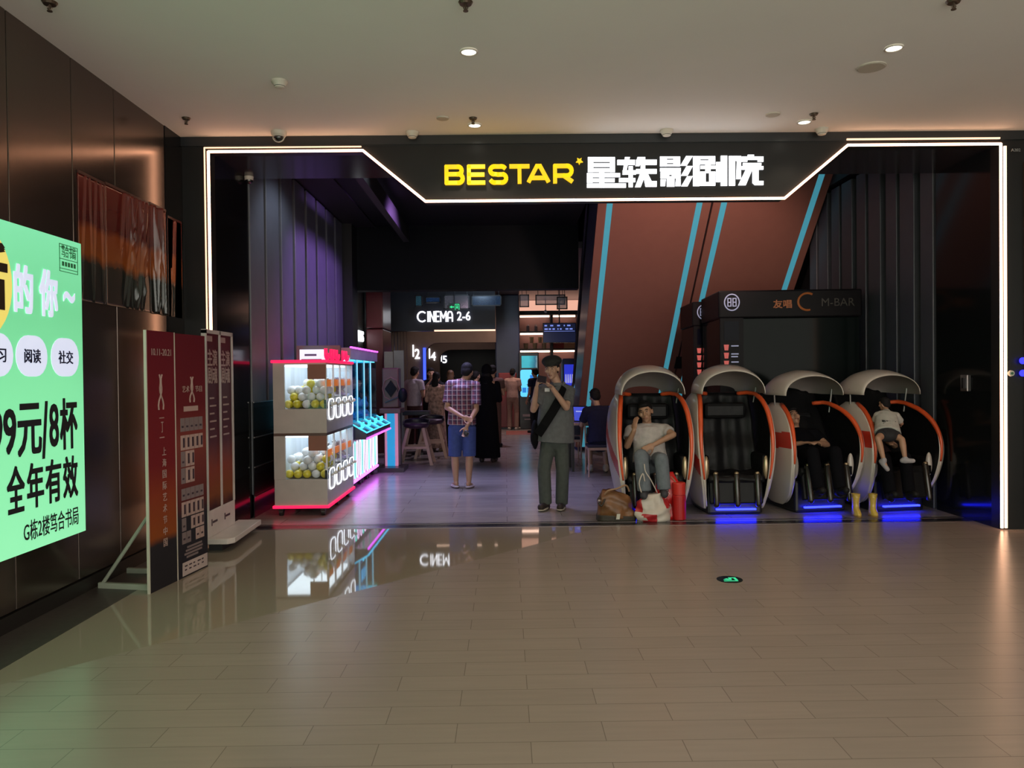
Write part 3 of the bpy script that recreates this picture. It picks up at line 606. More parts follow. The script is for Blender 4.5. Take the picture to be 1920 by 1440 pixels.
a2 = bp(0.55, 0.02, -0.02); e2 = V((-3.04, 6.15, 0.02)); MB().obox((a2 + e2) / 2, (e2 - a2) / 2, V((0, 0.016, 0)), V((0, 0, 0.02))).build('foot_bar', strut, pb)

# ---- white framed double poster stand
ps = thing('poster_stand', 'white framed double red poster stand with a white base plate', 'display board', (-2.62, 7.15, 0))
wf = M('white_frame_paint', (0.60, 0.53, 0.50), 0.4); sx = -2.665; ya, ym, yb = 6.83, 7.16, 7.50
MB().prism([(-2.70, 6.80), (-2.475, 6.80), (-2.43, 6.86), (-2.47, 7.72), (-2.70, 7.72)], (0, 0, 0.075), X3, Y3, (0, 0, 0.05)).build('base_plate', wf, ps, bevel=0.006)
MB().box(-2.68, -2.56, 6.9, 7.66, 0.0, 0.075).build('base_foot', M('black_plastic', (0.012, 0.012, 0.013), 0.4), ps)
MB().box(sx - 0.05, sx + 0.012, ya, yb, 0.125, 0.36).build('base_box', wf, ps, bevel=0.004)
for y in (ya, ym, yb - 0.02): MB().box(sx - 0.03, sx + 0.014, y, y + 0.022, 0.36, 1.98).build('frame_post', wf, ps)
MB().box(sx - 0.03, sx + 0.014, ya, yb, 1.95, 1.985).build('frame_top', wf, ps)
fire = ramp_mat('red_poster_print', [(0.0, (0.05, 0.012, 0.012)), (0.06, (0.22, 0.06, 0.012)), (0.22, (0.26, 0.038, 0.012)), (0.38, (0.09, 0.012, 0.022)), (0.55, (0.07, 0.014, 0.03)), (1.0, (0.09, 0.010, 0.018))], 'Z', 0.36, 1.95, 0.5, 0.12, 3.0)
for a, b in ((ya + 0.02, ym), (ym + 0.02, yb - 0.02)):
    MB().box(sx - 0.012, sx, a, b, 0.36, 1.95).build('poster', fire, ps)
    mb = MB(); w_ = b - a
    for i, ch in enumerate('主演剧魂'): mb.text(ch, (sx, a + 0.04 + (i % 2) * w_ * .38, 1.66 - 0.16 * (i // 2)), Y3, Z3, w_ * .36, 0.15, 0.002, 0.02)
    for i in range(6): mb.box(sx, sx + 0.002, a + w_ * .25, a + w_ * (.75 if i % 2 else .6), 1.36 - 0.07 * i, 1.375 - 0.07 * i)
    mb.box(sx, sx + 0.003, a, a + w_ * .5, 1.88, 1.93)
    mb.build('poster_lettering', cream, ps)
mb = MB()
for y in (6.9, 7.22): mb.box(sx + 0.012, sx + 0.014, y, y + 0.02, 0.22, 0.28).box(sx + 0.012, sx + 0.014, y + 0.03, y + 0.14, 0.24, 0.26)
mb.build('base_print', ink2, ps)

# ---- ceiling fittings
white_pl = M('white_plastic', (0.62, 0.58, 0.50), 0.45); bronze_sp = M('sprinkler_metal', (0.10, 0.07, 0.05), 0.35, 0.6)
lamp_lit = EM('downlight_lens', (1.0, 0.93, 0.80), 5.0)
labs = ('round recessed downlight in the ceiling, upper middle', 'round recessed downlight in the ceiling, upper right', 'recessed downlight beside a sprinkler, in front of the sign lettering', 'recessed downlight near the right end of the sign panel')
for p, lab in zip(DOWN, labs):
    t = thing('downlight', lab, 'ceiling light', (p.x, p.y, CEIL), 'recessed downlights'); 
    mb = MB(); n = 24; c = V((p.x, p.y, CEIL))
    rg = lambda r, z: [c + V((r * math.cos(2 * PI * i / n), r * math.sin(2 * PI * i / n), z)) for i in range(n)]
    mb.loft([rg(0.062, -0.001), rg(0.066, -0.010), rg(0.054, -0.012), rg(0.052, -0.004)], cap=False).build('trim_ring', white_pl, t, smooth=True)
    MB().cyl(c + V((0, 0, -0.006)), c + V((0, 0, -0.001)), 0.053, n=24).build('lens', lamp_lit, t)
for i, (px, py, s, lab) in enumerate(((93, 4, 1.2, 'brass sprinkler head at the upper left corner of the ceiling'), (873, 4, 1.2, 'brass sprinkler head at the top middle of the ceiling'), (1788, 1, 1.2, 'brass sprinkler head at the upper right of the ceiling'), (349, 221, 1, 'dark sprinkler head near the left wall and portal corner'), (887, 221, 1, 'small sprinkler head just behind the middle downlight'), (1526, 213, 1, 'small sprinkler head by the right front downlight'))):
    p = FL(px, py, CEIL); t = thing('sprinkler', lab, 'sprinkler', (p.x, p.y, CEIL), 'ceiling sprinklers'); c = V((p.x, p.y, CEIL))
    MB().cyl(c, c + V((0, 0, -0.016)), 0.038 * s, 0.030 * s).build('escutcheon', bronze_sp, t, smooth=False)
    mb = MB().cyl(c + V((0, 0, -.016)), c + V((0, 0, -.055)), 0.007).cyl(c + V((0, 0, -.052)), c + V((0, 0, -.057)), 0.016)
    mb.tube([c + V((0.006, 0, -.02)), c + V((0.014, 0, -.035)), c + V((0.004, 0, -.052))], 0.003, 6).tube([c + V((-0.006, 0, -.02)), c + V((-0.014, 0, -.035)), c + V((-0.004, 0, -.052))], 0.003, 6)
    mb.build('deflector', bronze_sp, t)
for px, py, lab in ((524, 151, 'white smoke detector on the open ceiling at left'), (773, 256, 'white smoke detector at the ceiling edge over the left diagonal of the neon'), (1250, 250, 'white smoke detector at the ceiling edge over the sign lettering'), (1541, 247, 'white smoke detector at the ceiling edge right of the sign')):
    p = FL(px, py, CEIL); y = min(p.y, FY - 0.12); t = thing('smoke_detector', lab, 'smoke detector', (p.x, y, CEIL), 'smoke detectors'); c = V((p.x * y / p.y, y, CEIL))
    n = 20; rg = lambda r, z: [c + V((r * math.cos(2 * PI * i / n), r * math.sin(2 * PI * i / n), z)) for i in range(n)]
    MB().loft([rg(0.062, 0), rg(0.062, -0.014), rg(0.05, -0.03), rg(0.036, -0.055), rg(0.02, -0.06)]).build('housing', white_pl, t, smooth=False, bevel=0.002)
    MB().loft([rg(0.0425, -0.043), rg(0.0405, -0.048)], cap=False).build('sensor_slot', M('dark_slot', (0.03, 0.03, 0.03), 0.6), t)
for px, py, r, lab in ((1634, 125, 0.10, 'large flat round speaker grille in the ceiling at right'), (1449, 214, 0.062, 'small flat round ceiling cover before the sign panel at right'), (830, 221, 0.055, 'small flat round ceiling cover left of the middle downlight')):
    p = FL(px, py, CEIL); t = thing('ceiling_speaker', lab, 'speaker', (p.x, p.y, CEIL), 'flat round ceiling covers'); c = V((p.x, p.y, CEIL)); n = 28
    rg = lambda rr, z: [c + V((rr * math.cos(2 * PI * i / n), rr * math.sin(2 * PI * i / n), z)) for i in range(n)]
    MB().loft([rg(r, 0), rg(r, -0.006), rg(r * .92, -0.012)]).build('grille', M('speaker_grille', (0.50, 0.46, 0.38), 0.6, bump=0.2, scale=200), t)
    MB().loft([rg(r * 1.04, 0), rg(r * 1.04, -0.008), rg(r * 0.99, -0.008)], cap=False).build('rim', white_pl, t)
p = FL(523, 257, CEIL); c = V((p.x * 7.24 / p.y, 7.24, CEIL))
t = thing('dome_camera', 'white dome camera with a dark lens under the ceiling edge at left', 'security camera', c)
n = 24; rg = lambda r, z: [c + V((r * math.cos(2 * PI * i / n), r * math.sin(2 * PI * i / n), z)) for i in range(n)]
MB().loft([rg(0.075, 0), rg(0.07, -0.03), rg(0.055, -0.05)]).build('mount', white_pl, t, smooth=False)
MB().ell(c + V((0, 0, -.052)), X3 * 0.050, Y3 * 0.05, Z3 * 0.045).build('dome', M('camera_dome', (0.01, 0.01, 0.012), 0.06, coat=1.0), t, smooth=True)
MB().tube([c + V((0.052 * math.cos(R(a)), -0.012, -.052 + 0.047 * math.sin(R(a)))) for a in range(180, 361, 15)], 0.006, 6).build('dome_ring', white_pl, t, smooth=True)
p = P(467, 342, 8.4); t = thing('dome_camera', 'small black dome camera under the portal soffit at left', 'security camera', (p.x, 8.4, 3.73)); c = V((p.x, 8.4, 3.735))
MB().cyl(c, c + V((0, 0, -.04)), 0.05, 0.045).build('mount', white_pl, t); MB().ell(c + V((0, 0, -.04)), X3 * .042, Y3 * .042, Z3 * .04).build('dome', MATS['camera_dome'], t, smooth=True)

# ---- green escape route marker in the floor
c = FL(1368, 1087); t = thing('floor_marker', 'dark round floor marker with a green escape sign', 'floor sign', (c.x, c.y, 0))
MB().cyl(c, c + V((0, 0, 0.004)), 0.095, n=32).build('disc', M('marker_black', (0.012, 0.02, 0.016), 0.25), t)
gm = EM('marker_green', (0.05, 0.75, 0.35), 0.75); mb = MB()
mb.prism([(-0.055, -0.055), (0.05, -0.055), (0.05, -0.040), (-0.055, -0.040)], c + V((0, 0, 0.0045)), X3, Y3, (0, 0, 0.001))
mb.prism([(-0.05, -0.01), (-0.02, 0.02), (0.0, 0.005), (0.0, 0.045), (0.055, 0.045), (0.055, -0.03), (0.035, -0.03), (0.035, 0.03), (0.02, 0.03), (0.01, -0.02), (-0.02, -0.02)], c + V((0, 0, 0.0045)), X3, Y3, (0, 0, 0.001))
mb.build('running_figure', gm, t)
# ---- small things on the wall right of the portal and on the jamb
c = P(1895, 700, FY - 0.03); t = thing('call_button', 'small round white call button right of the portal', 'button', (c.x, FY, c.z))
MB().cyl(c, c + V((0, -0.02, 0)), 0.030, 0.026, 20).build('housing', white_pl, t); MB().cyl(c + V((0, -.02, 0)), c + V((0, -.026, 0)), 0.013).build('push_button', M('green_plastic', (0.05, 0.16, 0.07), 0.4), t)
a = P(1896, 284, FY - 0.03); t = thing('room_plate', 'small grey number plate right of the portal near the ceiling', 'sign', (a.x, FY, a.z))
MB().text('A202', (a.x, FY - 0.026, a.z), X3, Z3, 0.09, 0.028, 0.006, 0.01).build('lettering', M('plate_grey', (0.25, 0.26, 0.26), 0.5), t)
c = P(1917, 688, FY - 0.03); t = thing('indicator_lamp', 'pair of blue indicator lights at the right picture edge', 'light', (c.x, FY, c.z))
for dz in (0.06, -0.06): MB().cyl(V((c.x, FY - .03, c.z + dz)), V((c.x, FY - .045, c.z + dz)), 0.032).build('lens', EM('blue_indicator', (0.03, 0.03, 1.0), 2.2), t)
a = P(1806, 728, 8.0); t = thing('card_reader', 'small chrome latch plate on the black right jamb', 'latch', (XR, 7.98, 1.45))
MB().box(XR - 0.02, XR, 7.90, 8.02, 1.33, 1.50).build('plate', steel, t, bevel=0.004); MB().box(XR - 0.05, XR - 0.02, 7.92, 7.95, 1.36, 1.47).build('latch', dark_metal, t)

# ================================================================== THE HALL: ESCALATORS, BOOTHS, MACHINES, BAR
# ---- two escalators seen from below
salmon = M('salmon_cladding', (0.30, 0.125, 0.095), 0.6, var=0.03); cyan_l = EM('cyan_light_line', (0.10, 0.50, 0.66), 0.42); esc_side = M('escalator_side_grey', (0.14, 0.15, 0.20), 0.28, 0.4); rub = M('handrail_rubber', (0.01, 0.01, 0.012), 0.4)
TA = 0.977; dirn = V((0, 1, -TA)).normalized(); up = V((0, TA, 1)).normalized()
def U(x, y): return V((x, y, 4.04 - TA * (y - 11.4)))                     # the sloping underside plane
def escalator(label, x0, x1, s0, s1):
    t = thing('escalator', label, 'escalator', ((x0 + x1) / 2, 15.2, 0), 'pair of escalators')
    y0, y1 = 9.3, 15.45
    mb = MB(); 
    for a, b in ((x0, s0 - 0.045), (s0 + 0.045, s1 - 0.045), (s1 + 0.045, x1)):
        mb.add([U(a, y0), U(b, y0), U(b, y1), U(a, y1)] + [p + up * 0.05 for p in (U(a, y0), U(b, y0), U(b, y1), U(a, y1))], [(0, 1, 2, 3), (7, 6, 5, 4), (0, 4, 5, 1), (1, 5, 6, 2), (2, 6, 7, 3), (3, 7, 4, 0)])
    mb.build('soffit_panel', salmon, t)
    for s in (s0, s1):
        MB().add([U(s - .044, y0), U(s + .044, y0), U(s + .044, y1), U(s - .044, y1)] + [p + up * 0.04 for p in (U(s - .044, y0), U(s + .044, y0), U(s + .044, y1), U(s - .044, y1))], [(0, 1, 2, 3), (7, 6, 5, 4), (0, 4, 5, 1), (1, 5, 6, 2), (2, 6, 7, 3), (3, 7, 4, 0)]).build('light_line', cyan_l, t)
    for x in (x0 + 0.002, x1 - 0.042):
        pr = [(y0, U(0, y0).z + 0.01), (y1, U(0, y1).z + 0.01), (16.4, 0.0), (17.3, 0.0), (17.3, 0.30), (16.4, 0.45), (y0, U(0, y0).z + 1.5)]
        MB().prism(pr, (x, 0, 0), Y3, Z3, (0.04, 0, 0)).build('side_cladding', esc_side, t)
        q = 0.0
        MB().tube([(x + .02, y0, U(0, y0).z + 2.35), (x + .02, 15.9, U(0, 15.9).z + 1.75), (x + .02, 17.1, 1.0), (x + .02, 17.4, 0.85), (x + .02, 17.3, 0.6)], 0.035).build('handrail', rub, t)
        MB().prism([(y0, U(0, y0).z + 1.5), (16.4, 0.45), (17.3, 0.3), (17.3, 0.95), (16.9, 1.05), (15.9, U(0, 15.9).z + 1.75), (y0, U(0, y0).z + 2.32)], (x + .015, 0, 0), Y3, Z3, (0.012, 0, 0)).build('balustrade_glass', glass(), t)
    mb = MB()
    for k in range(26):
        y = 9.6 + 0.27 * k; z = U(0, y).z + 1.3
        mb.box(x0 + 0.1, x1 - 0.1, y, y + 0.28, z - 0.24, z)
    mb.build('steps', dark_metal, t)
sx = lambda px, py=385, Y=11.4: P(px, py, Y).x
escalator('left escalator, underside clad in salmon panels with two cyan light lines', sx(1121), sx(1333), sx(1143), sx(1311))
escalator('right escalator, underside clad in salmon panels, behind the black booths', sx(1337), sx(1543), sx(1357), sx(1523))
st(MB().box(4.74, 4.95, 8.6, 17.4, 4.25, 6.5).build('wall_void_right', black_matte))
p = P(1270, 668, 13.9); MB().obox((U(p.x, 13.75)), X3 * 0.075, dirn * 0.14, up * 0.02).build('service_hatch', M('hatch_black', (0.008, 0.008, 0.01), 0.5), bpy.data.objects['escalator.001'], label='small black hatch')

# ---- two small singing booths behind the massage chairs
booth_black = M('booth_black_glass', (0.007, 0.011, 0.011), 0.10, spec=0.06); booth_body = M('booth_body', (0.010, 0.009, 0.011), 0.35, spec=0.08)
booth_print = EM('booth_white_print', (0.50, 0.52, 0.75), 0.35); booth_red = EM('booth_red_print', (0.85, 0.16, 0.14), 0.4); orange_logo = EM('booth_orange_logo', (0.55, 0.16, 0.04), 0.12)
def booth(label, loc, wx, dy, h, rz, logo):
    t = thing('karaoke_booth', label, 'karaoke booth', (0, 0, 0), 'karaoke booths')
    MB().box(0, wx, 0, dy, 0.12, h - 0.36).build('glass_cabin', booth_black, t, bevel=0.01)
    MB().box(-0.02, wx + 0.02, -0.04, dy, h - 0.36, h).build('header', booth_body, t, bevel=0.02)
    MB().box(-0.01, wx + 0.01, -0.02, dy, 0.0, 0.12).build('plinth', booth_body, t)
    MB().box(0.0, 0.30, -0.03, 0.0, 0.12, h - 0.36).build('side_post', booth_body, t)
    MB().box(0.05, 0.24, -0.036, -0.03, 1.97, h - 0.40).build('screen', M('booth_screen_off', (0.006, 0.007, 0.014), 0.08, spec=.05), t)
    MB().tube([(0.15 + 0.095 * math.cos(R(a)), -0.045, h - 0.155 + 0.105 * math.sin(R(a))) for a in range(0, 360, 12)], 0.008, 6, True).build('number_ring', booth_print, t)
    mb = MB()
    for x in (0.092, 0.158): 
        for (a, b, c, d) in ((0, 0, .05, .012), (0, .05, .05, .062), (0, .1, .05, .112), (0, 0, .012, .112), (.04, 0, .052, .112)): mb.box(x + a, x + c, -0.046, -0.04, h - 0.21 + b, h - 0.21 + d)
    mb.build('number_eights', booth_print, t)
    mb = MB()
    for k in range(5):
        z = 1.84 - 0.105 * k; mb.prism([(0.055, z), (0.10, z), (0.11, z + 0.075), (0.045, z + 0.075)], (0, -0.037, 0), X3, Z3, (0, 0.006, 0))
    mb.build('icon_pattern', booth_red, t)
    mb = MB()
    for k in range(5):
        z = 1.84 - 0.105 * k; mb.box(0.14, 0.235, -0.036, -0.03, z + 0.05, z + 0.065)
        if k % 2: mb.box(0.14, 0.225, -0.036, -0.03, z + 0.015, z + 0.03)
    mb.build('price_lines', booth_print, t)
    if logo:
        mb = MB().text('友唱', (0.68, -0.042, h - 0.24), X3, Z3, 0.24, 0.11, 0.006, 0.02)
        mb.tube([(1.12 + 0.12 * math.cos(R(a)), -0.045, h - 0.16 + 0.11 * math.sin(R(a))) for a in range(60, 300, 15)], 0.014, 6)
        mb.build('orange_logo', orange_logo, t)
        MB().text('M-BAR', (1.30, -0.042, h - 0.22), X3, Z3, 0.42, 0.10, 0.006, 0.0).build('logo_letters', M('dim_gold_print', (0.025, 0.02, 0.012), 0.4), t)
    t.location = loc; t.rotation_euler = (0, 0, rz); return t
p = P(1352, 700, 10.0); booth('larger black karaoke booth with a ringed 88 and orange logo, behind the right massage chairs', (p.x, 10.05, 0), 1.80, 1.1, 2.62, R(-3), True)
p = P(1302, 700, 11.3); booth('smaller karaoke booth half hidden behind the larger one, left of it', (p.x, 11.35, 0), 0.9, 0.9, 2.60, R(-2), False)

# ---- double decker claw machine with toy capsules
claw_white = M('claw_white_panel', (0.42, 0.385, 0.36), 0.42); red_l = EM('red_pink_light', (1.0, 0.012, 0.085), 1.4); white_l = EM('white_frame_light', (0.85, 0.92, 1.0), 2.2); purple_l = EM('purple_light', (0.80, 0.10, 1.0), 2.6); cy_l = EM('cyan_tube_light', (0.06, 0.62, 1.0), 1.9)
brown_p = M('brown_header_card', (0.22, 0.085, 0.055), 0.5); cab_lit = M('cabinet_light_panel', (0.9, 0.95, 1.0), 0.5, emit=(0.85, 0.95, 1.0), es=2.6); cab_back = M('cabinet_back_board', (0.62, 0.68, 0.74), 0.35, stretch=(12, 1, 0.1), var=0.15)
x0, x1, cy0, cy1 = -2.585, -1.995, 8.55, 10.02
cm = thing('claw_machine', 'double decker red and white lit claw machine full of yellow and white balls', 'claw machine', (-2.3, 9.2, 0))
cb = M('caster_black', (0.012, 0.012, 0.013), 0.4)
MB().box(x0, x1, cy0, cy1, 0.085, 0.41).build('base_panel', claw_white, cm, bevel=0.006)
MB().box(x0, x1, cy0, cy1, 0.895, 0.925).build('middle_seam', M('brown_seam', (0.08, 0.04, 0.03), 0.4), cm)
MB().box(x0, x1, cy0, cy1, 0.925, 1.195).build('middle_panel', claw_white, cm, bevel=0.004)
MB().box(x0, x1, cy0, cy1, 1.69, 1.71).build('roof', claw_white, cm)
for z0, z1 in ((0.41, 0.895), (1.195, 1.69)):
    MB().box(x0, x0 + 0.125, cy0, cy0 + 0.03, z0, z1).build('corner_panel', claw_white, cm)
    MB().box(x0, x0 + 0.02, cy0 + 0.03, cy1, z0, z1).build('back_board', cab_back, cm)
    MB().box(x0, x1, cy1 - 0.03, cy1, z0, z1).build('end_board', cab_back, cm)
    MB().box(x0 + 0.05, x1 - 0.06, cy0 + 0.06, cy1 - 0.06, z1 - 0.022, z1 - 0.006).build('cabinet_glow', cab_lit, cm)
    MB().box(x0 + 0.125, x1 - 0.008, cy0 + 0.008, cy0 + 0.014, z0, z1).build('end_window', glass('thin_window', ior=1.15), cm)
    MB().box(x0 + 0.385, x1 - 0.002, cy0 - 0.004, cy0 + 0.007, z1 - 0.165, z1).build('header_card', brown_p, cm)
    for k in range(4):
        ya = cy0 + 0.015 + 0.363 * k
        MB().box(x1 - 0.012, x1 - 0.006, ya, ya + 0.35, z0 + 0.10, z1).build('front_window', glass('thin_window', ior=1.15), cm)
        MB().box(x1 - 0.016, x1 + 0.004, ya - 0.012, ya + 0.002, z0 + 0.1, z1).build('glass_edge_post', M('acrylic_edge', (0.75, 0.75, 0.78), 0.2), cm)
        MB().box(x1 - 0.03, x1 - 0.002, ya, ya + 0.35, z0 - 0.10, z0 + 0.10).build('control_panel', M('control_black', (0.02, 0.02, 0.025), 0.2), cm)
        MB().tube([V((x1 + 0.012, ya + 0.175 + a, z0 - 0.01 + b)) for a, b in rrect(0.26, 0.23, 0.07)], 0.007, 6, True).build('light_frame', white_l, cm, smooth=True)
        MB().cyl((x1, ya + 0.175, z0 + 0.02), (x1 + 0.05, ya + 0.175, z0 + 0.05), 0.012).ell((x1 + .055, ya + .175, z0 + .055), X3 * .022, Y3 * .022, Z3 * .022).build('joystick', white_pl, cm, smooth=True)
        MB().box(x1 - 0.03, x1 - 0.02, ya + 0.03, ya + 0.32, z1 - 0.25, z1 - 0.17).build('slogan_strip', EM('orange_slogan', (1.0, 0.25, 0.04), 0.5), cm)
        MB().cyl((x0 + 0.38, ya + 0.17, z1 - 0.03), (x0 + 0.38, ya + 0.17, z1 - 0.16), 0.007).ell((x0 + .38, ya + .17, z1 - .17), X3 * .03, Y3 * .03, Z3 * .025).build('claw', steel, cm)
for z in (0.075, 1.725): MB().box(x0 - 0.02, x1 + 0.02, cy0 - 0.02, cy1 + 0.0, z - 0.016 + (0.03 if z < 1 else 0), z + 0.016 + (0.03 if z < 1 else 0)).build('red_light_band', red_l, cm, bevel=0.008)
for x in (x0 + .06, x1 - .06):
    for y in (cy0 + .06, cy1 - .1, (cy0 + cy1) / 2): MB().cyl((x - .02, y, 0.04), (x + .02, y, .04), 0.04).box(x - .025, x + .025, y - .03, y + .03, .05, .088).build('caster', cb, cm)
sbx = thing('light_box_sign', 'small white lit box sign on top of the double decker claw machine', 'sign', (-2.3, 9.3, 1.74))
a = P(562, 675, 9.2); b = P(606, 655, 9.2); MB().box(a.x, b.x, 9.2, 9.3, 1.742, b.z).build('box', EM('pale_sign_light', (0.75, 0.85, 1.0), 1.0), sbx); 
mb = MB().box(a.x + .06, b.x - .08, 9.192, 9.2, 1.80, 1.825).box(a.x + .02, b.x - .02, 9.192, 9.2, 1.752, 1.764); mb.build('blue_print', M('blue_print', (0.1, 0.25, 0.5), 0.5), sbx)
MB().box(a.x - 0.07, -2.0, 9.32, 9.38, 1.742, 1.93).build('back_plate', M('mauve_board', (0.16, 0.12, 0.15), 0.5), sbx)
lk = thing('red_letter_sign', 'row of glowing red rounded letter shapes along the claw machine roof edge', 'sign', (-2.02, 9.2, 1.74))
for k, ch in enumerate('LUCKY'):
    ya = 8.66 + 0.27 * k; MB().tube([(-2.02, ya, 1.87), (-2.02, ya, 1.79), (-2.02, ya + .03, 1.765), (-2.02, ya + .09, 1.765), (-2.02, ya + .12, 1.79), (-2.02, ya + .12, 1.87 if k % 2 else 1.82)], 0.02, 8).build('red_letter', red_l, lk, smooth=True)
# capsules heaped in the two compartments (each one a ball of its own), and plush toys behind the front panes
ball_y = M('yellow_ball', (0.75, 0.62, 0.03), 0.3, coat=0.5); ball_w = M('white_ball', (0.80, 0.80, 0.82), 0.3, coat=0.5)
bmesh_y = MB().ell((0, 0, 0), X3 * .048, Y3 * .048, Z3 * .048, 18, 12); 
by0 = bmesh_y.build('toy_ball', ball_y, smooth=True); bw0 = MB().ell((0, 0, 0), X3 * .048, Y3 * .048, Z3 * .048, 18, 12).build('toy_ball', ball_w, smooth=True)
rnd = random.Random(11); first = {'y': by0, 'w': bw0}; used = set(); placed = []
for deck, zf in (('upper', 1.195), ('lower', 0.41)):
    for lay, (zz, rows) in enumerate(((0.049, 6), (0.128, 6), (0.205, 5), (0.28, 3))):
        for i in range(5):
            for j in range(rows):
                x = -2.44 + 0.099 * i + (0.045 if lay % 2 else 0); y = 8.64 + 0.099 * j + (0.05 if lay % 2 else 0)
                if x > -2.03 or (lay == 2 and rnd.random() < 0.2) or (lay == 3 and (i < 1 or rnd.random() < 0.25)) or (lay >= 2 and j == 0 and rnd.random() < .6): continue
                k = 'y' if rnd.random() < (0.62 if lay == 0 else 0.42 if lay < 2 else 0.2) else 'w'
                src = first[k]; o = src if k not in used else src.copy()
                if k in used: COL.objects.link(o)
                used.add(k); o.location = (x + rnd.uniform(-.006, .006), y + rnd.uniform(-.006, .006), zf + zz + rnd.uniform(0, .004))
                tag(o, '%s capsule ball heaped in the %s compartment of the claw machine' % ('yellow' if k == 'y' else 'white', deck), 'ball', '%s balls in the %s claw compartment' % ('yellow' if k == 'y' else 'white', deck))
plush_m = [M('plush_white', (0.6, 0.58, 0.6), 0.9, bump=0.4, scale=60), M('plush_grey', (0.30, 0.28, 0.30), 0.9, bump=0.4, scale=60), M('plush_lilac', (0.45, 0.36, 0.48), 0.9, bump=0.4, scale=60)]
for deck, zf in (('upper', 1.195), ('lower', 0.41)):
    for k in range(4):
        y = 8.93 + 0.30 * k if k else 8.98
        y = (9.32, 9.50, 9.68, 9.86)[k]
        mb = MB(); c = V((-2.12, y, zf + 0.10))
        mb.ell(c, X3 * .08, Y3 * .07, Z3 * .10).ell(c + V((0, 0, .15)), X3 * .07, Y3 * .07, Z3 * .065).ell(c + V((.03, -.045, .215)), X3 * .018, Y3 * .02, Z3 * .035).ell(c + V((.03, .045, .215)), X3 * .018, Y3 * .02, Z3 * .035).ell(c + V((.07, -.05, .02)), X3 * .04, Y3 * .02, Z3 * .02).ell(c + V((.07, .05, .02)), X3 * .04, Y3 * .02, Z3 * .02)
        o = mb.build('plush_toy', plush_m[k % 3], smooth=True)
        tag(o, '%s plush toy behind the %s front pane %s' % (('white', 'grey', 'lilac', 'white')[k], deck, ('third from the corner', 'just past the middle', 'near the far end', 'at the far end')[k]), 'plush toy', 'plush toys in the claw machine')

# ---- four tall cyan claw machines further back
tall_body = M('tall_machine_body', (0.10, 0.09, 0.13), 0.3); cyan_glass = glass('cyan_tinted_glass', (0.55, 0.85, 0.95)); cy_back = M('cyan_glow_back', (0.25, 0.5, 0.58), 0.4, emit=(0.14, 0.42, 0.50), es=0.9)
labs = ('nearest of the four tall cyan lit claw machines', 'second of the four tall cyan lit claw machines from the front', 'third of the four tall cyan lit claw machines from the front', 'farthest of the four tall cyan lit claw machines, by the boxing machine')
W_ = 0.525; YB = 10.10
def tall_machine(y):
    t = thing('claw_machine', labs[0], 'claw machine', (-2.3, y, 0), 'tall claw machines'); a, b = y, y + W_ - 0.012
    MB().box(-2.62, -2.06, a, b, 0.13, 0.86).build('cabinet', tall_body, t, bevel=0.006)
    MB().box(-2.62, -2.58, a, b, 0.86, 1.78).build('back_board', cy_back, t)  # board glows by itself to look lit
    MB().box(-2.06, -2.05, a + .02, b - .02, 0.92, 1.78).build('front_pane', cyan_glass, t)
    MB().box(-2.62, -2.04, a, a + 0.006, 0.90, 1.78).build('side_pane', cyan_glass, t)
    MB().box(-2.062, -2.042, a - .006, a + .010, 0.88, 1.80).build('edge_post', EM('pale_cyan_edge', (0.35, 0.75, 0.9), 0.75), t)
    MB().box(-2.58, -2.07, a + .03, b - .03, 1.765, 1.779).build('cabinet_glow', EM('cyan_fill_glow', (0.45, 0.9, 1.0), 2.2), t)  # added glowing panel to brighten the cabinet inside
    MB().box(-2.62, -2.03, a, b, 1.78, 1.93).build('header_box', M('header_grey', (0.30, 0.30, 0.36), 0.25), t, bevel=0.005)
    MB().box(-2.04, -2.015, a, b, 1.925, 1.945).build('purple_top_light', purple_l, t)
    MB().prism([(-2.06, 0.86), (-2.06, 0.93), (-1.84, 0.80), (-1.84, 0.72), (-2.06, 0.72)], (0, a, 0), X3, Z3, (0, W_ - .012, 0)).build('console', M('console_dark', (0.03, 0.03, 0.05), 0.2), t)
    MB().tube([(-2.05, a + .02, .935), (-1.835, a + .02, .81), (-1.835, b - .02, .81), (-2.05, b - .02, .935)], 0.007, 6).build('cyan_console_light', cy_l, t)
    MB().box(-1.845, -1.825, a + .01, b - .01, 0.715, 0.735).build('purple_console_light', purple_l, t)
    mb = MB().box(-1.95, -1.90, a + .08, a + .14, .86, .875); 
    for dy in (.22, .36): mb.cyl((-1.94, a + dy, .86), (-1.94, a + dy, .93), .012)
    mb.build('buttons', cy_l, t)
    for k in range(3):
        yc = a + 0.10 + 0.155 * k
        MB().tube([V((-2.04, yc + p, 0.42 + q)) for p, q in rrect(0.10, 0.50, 0.048)], 0.0055, 6, True).build('light_loop', EM('pink_white_tube', (0.95, 0.62, 1.0), 2.2) if k != 1 else EM('mint_tube', (0.2, 1.0, 0.85), 1.5), t)
    MB().box(-2.06, -2.03, a, b, 0.125, 0.15).build('purple_floor_light', EM('purple_floor_light', (0.80, 0.08, 1.0), 6.0), t)
    for dx in (-2.55, -2.12):
        for dy in (.07, W_ - .08): MB().cyl((dx - .02, a + dy, .05), (dx + .02, a + dy, .05), .05).box(dx - .02, dx + .02, a + dy - .03, a + dy + .03, .05, .135).build('caster', cb, t)
    mb = MB()
    return t
t0 = tall_machine(YB)
for k in range(1, 4): dup(t0, (-2.3, YB + W_ * k, 0), labs[k])
tp = [M('cyan_toy', (0.30, 0.55, 0.62), 0.8, bump=.3, scale=60), M('pale_toy', (0.5, 0.55, 0.6), 0.8, bump=.3, scale=60)]
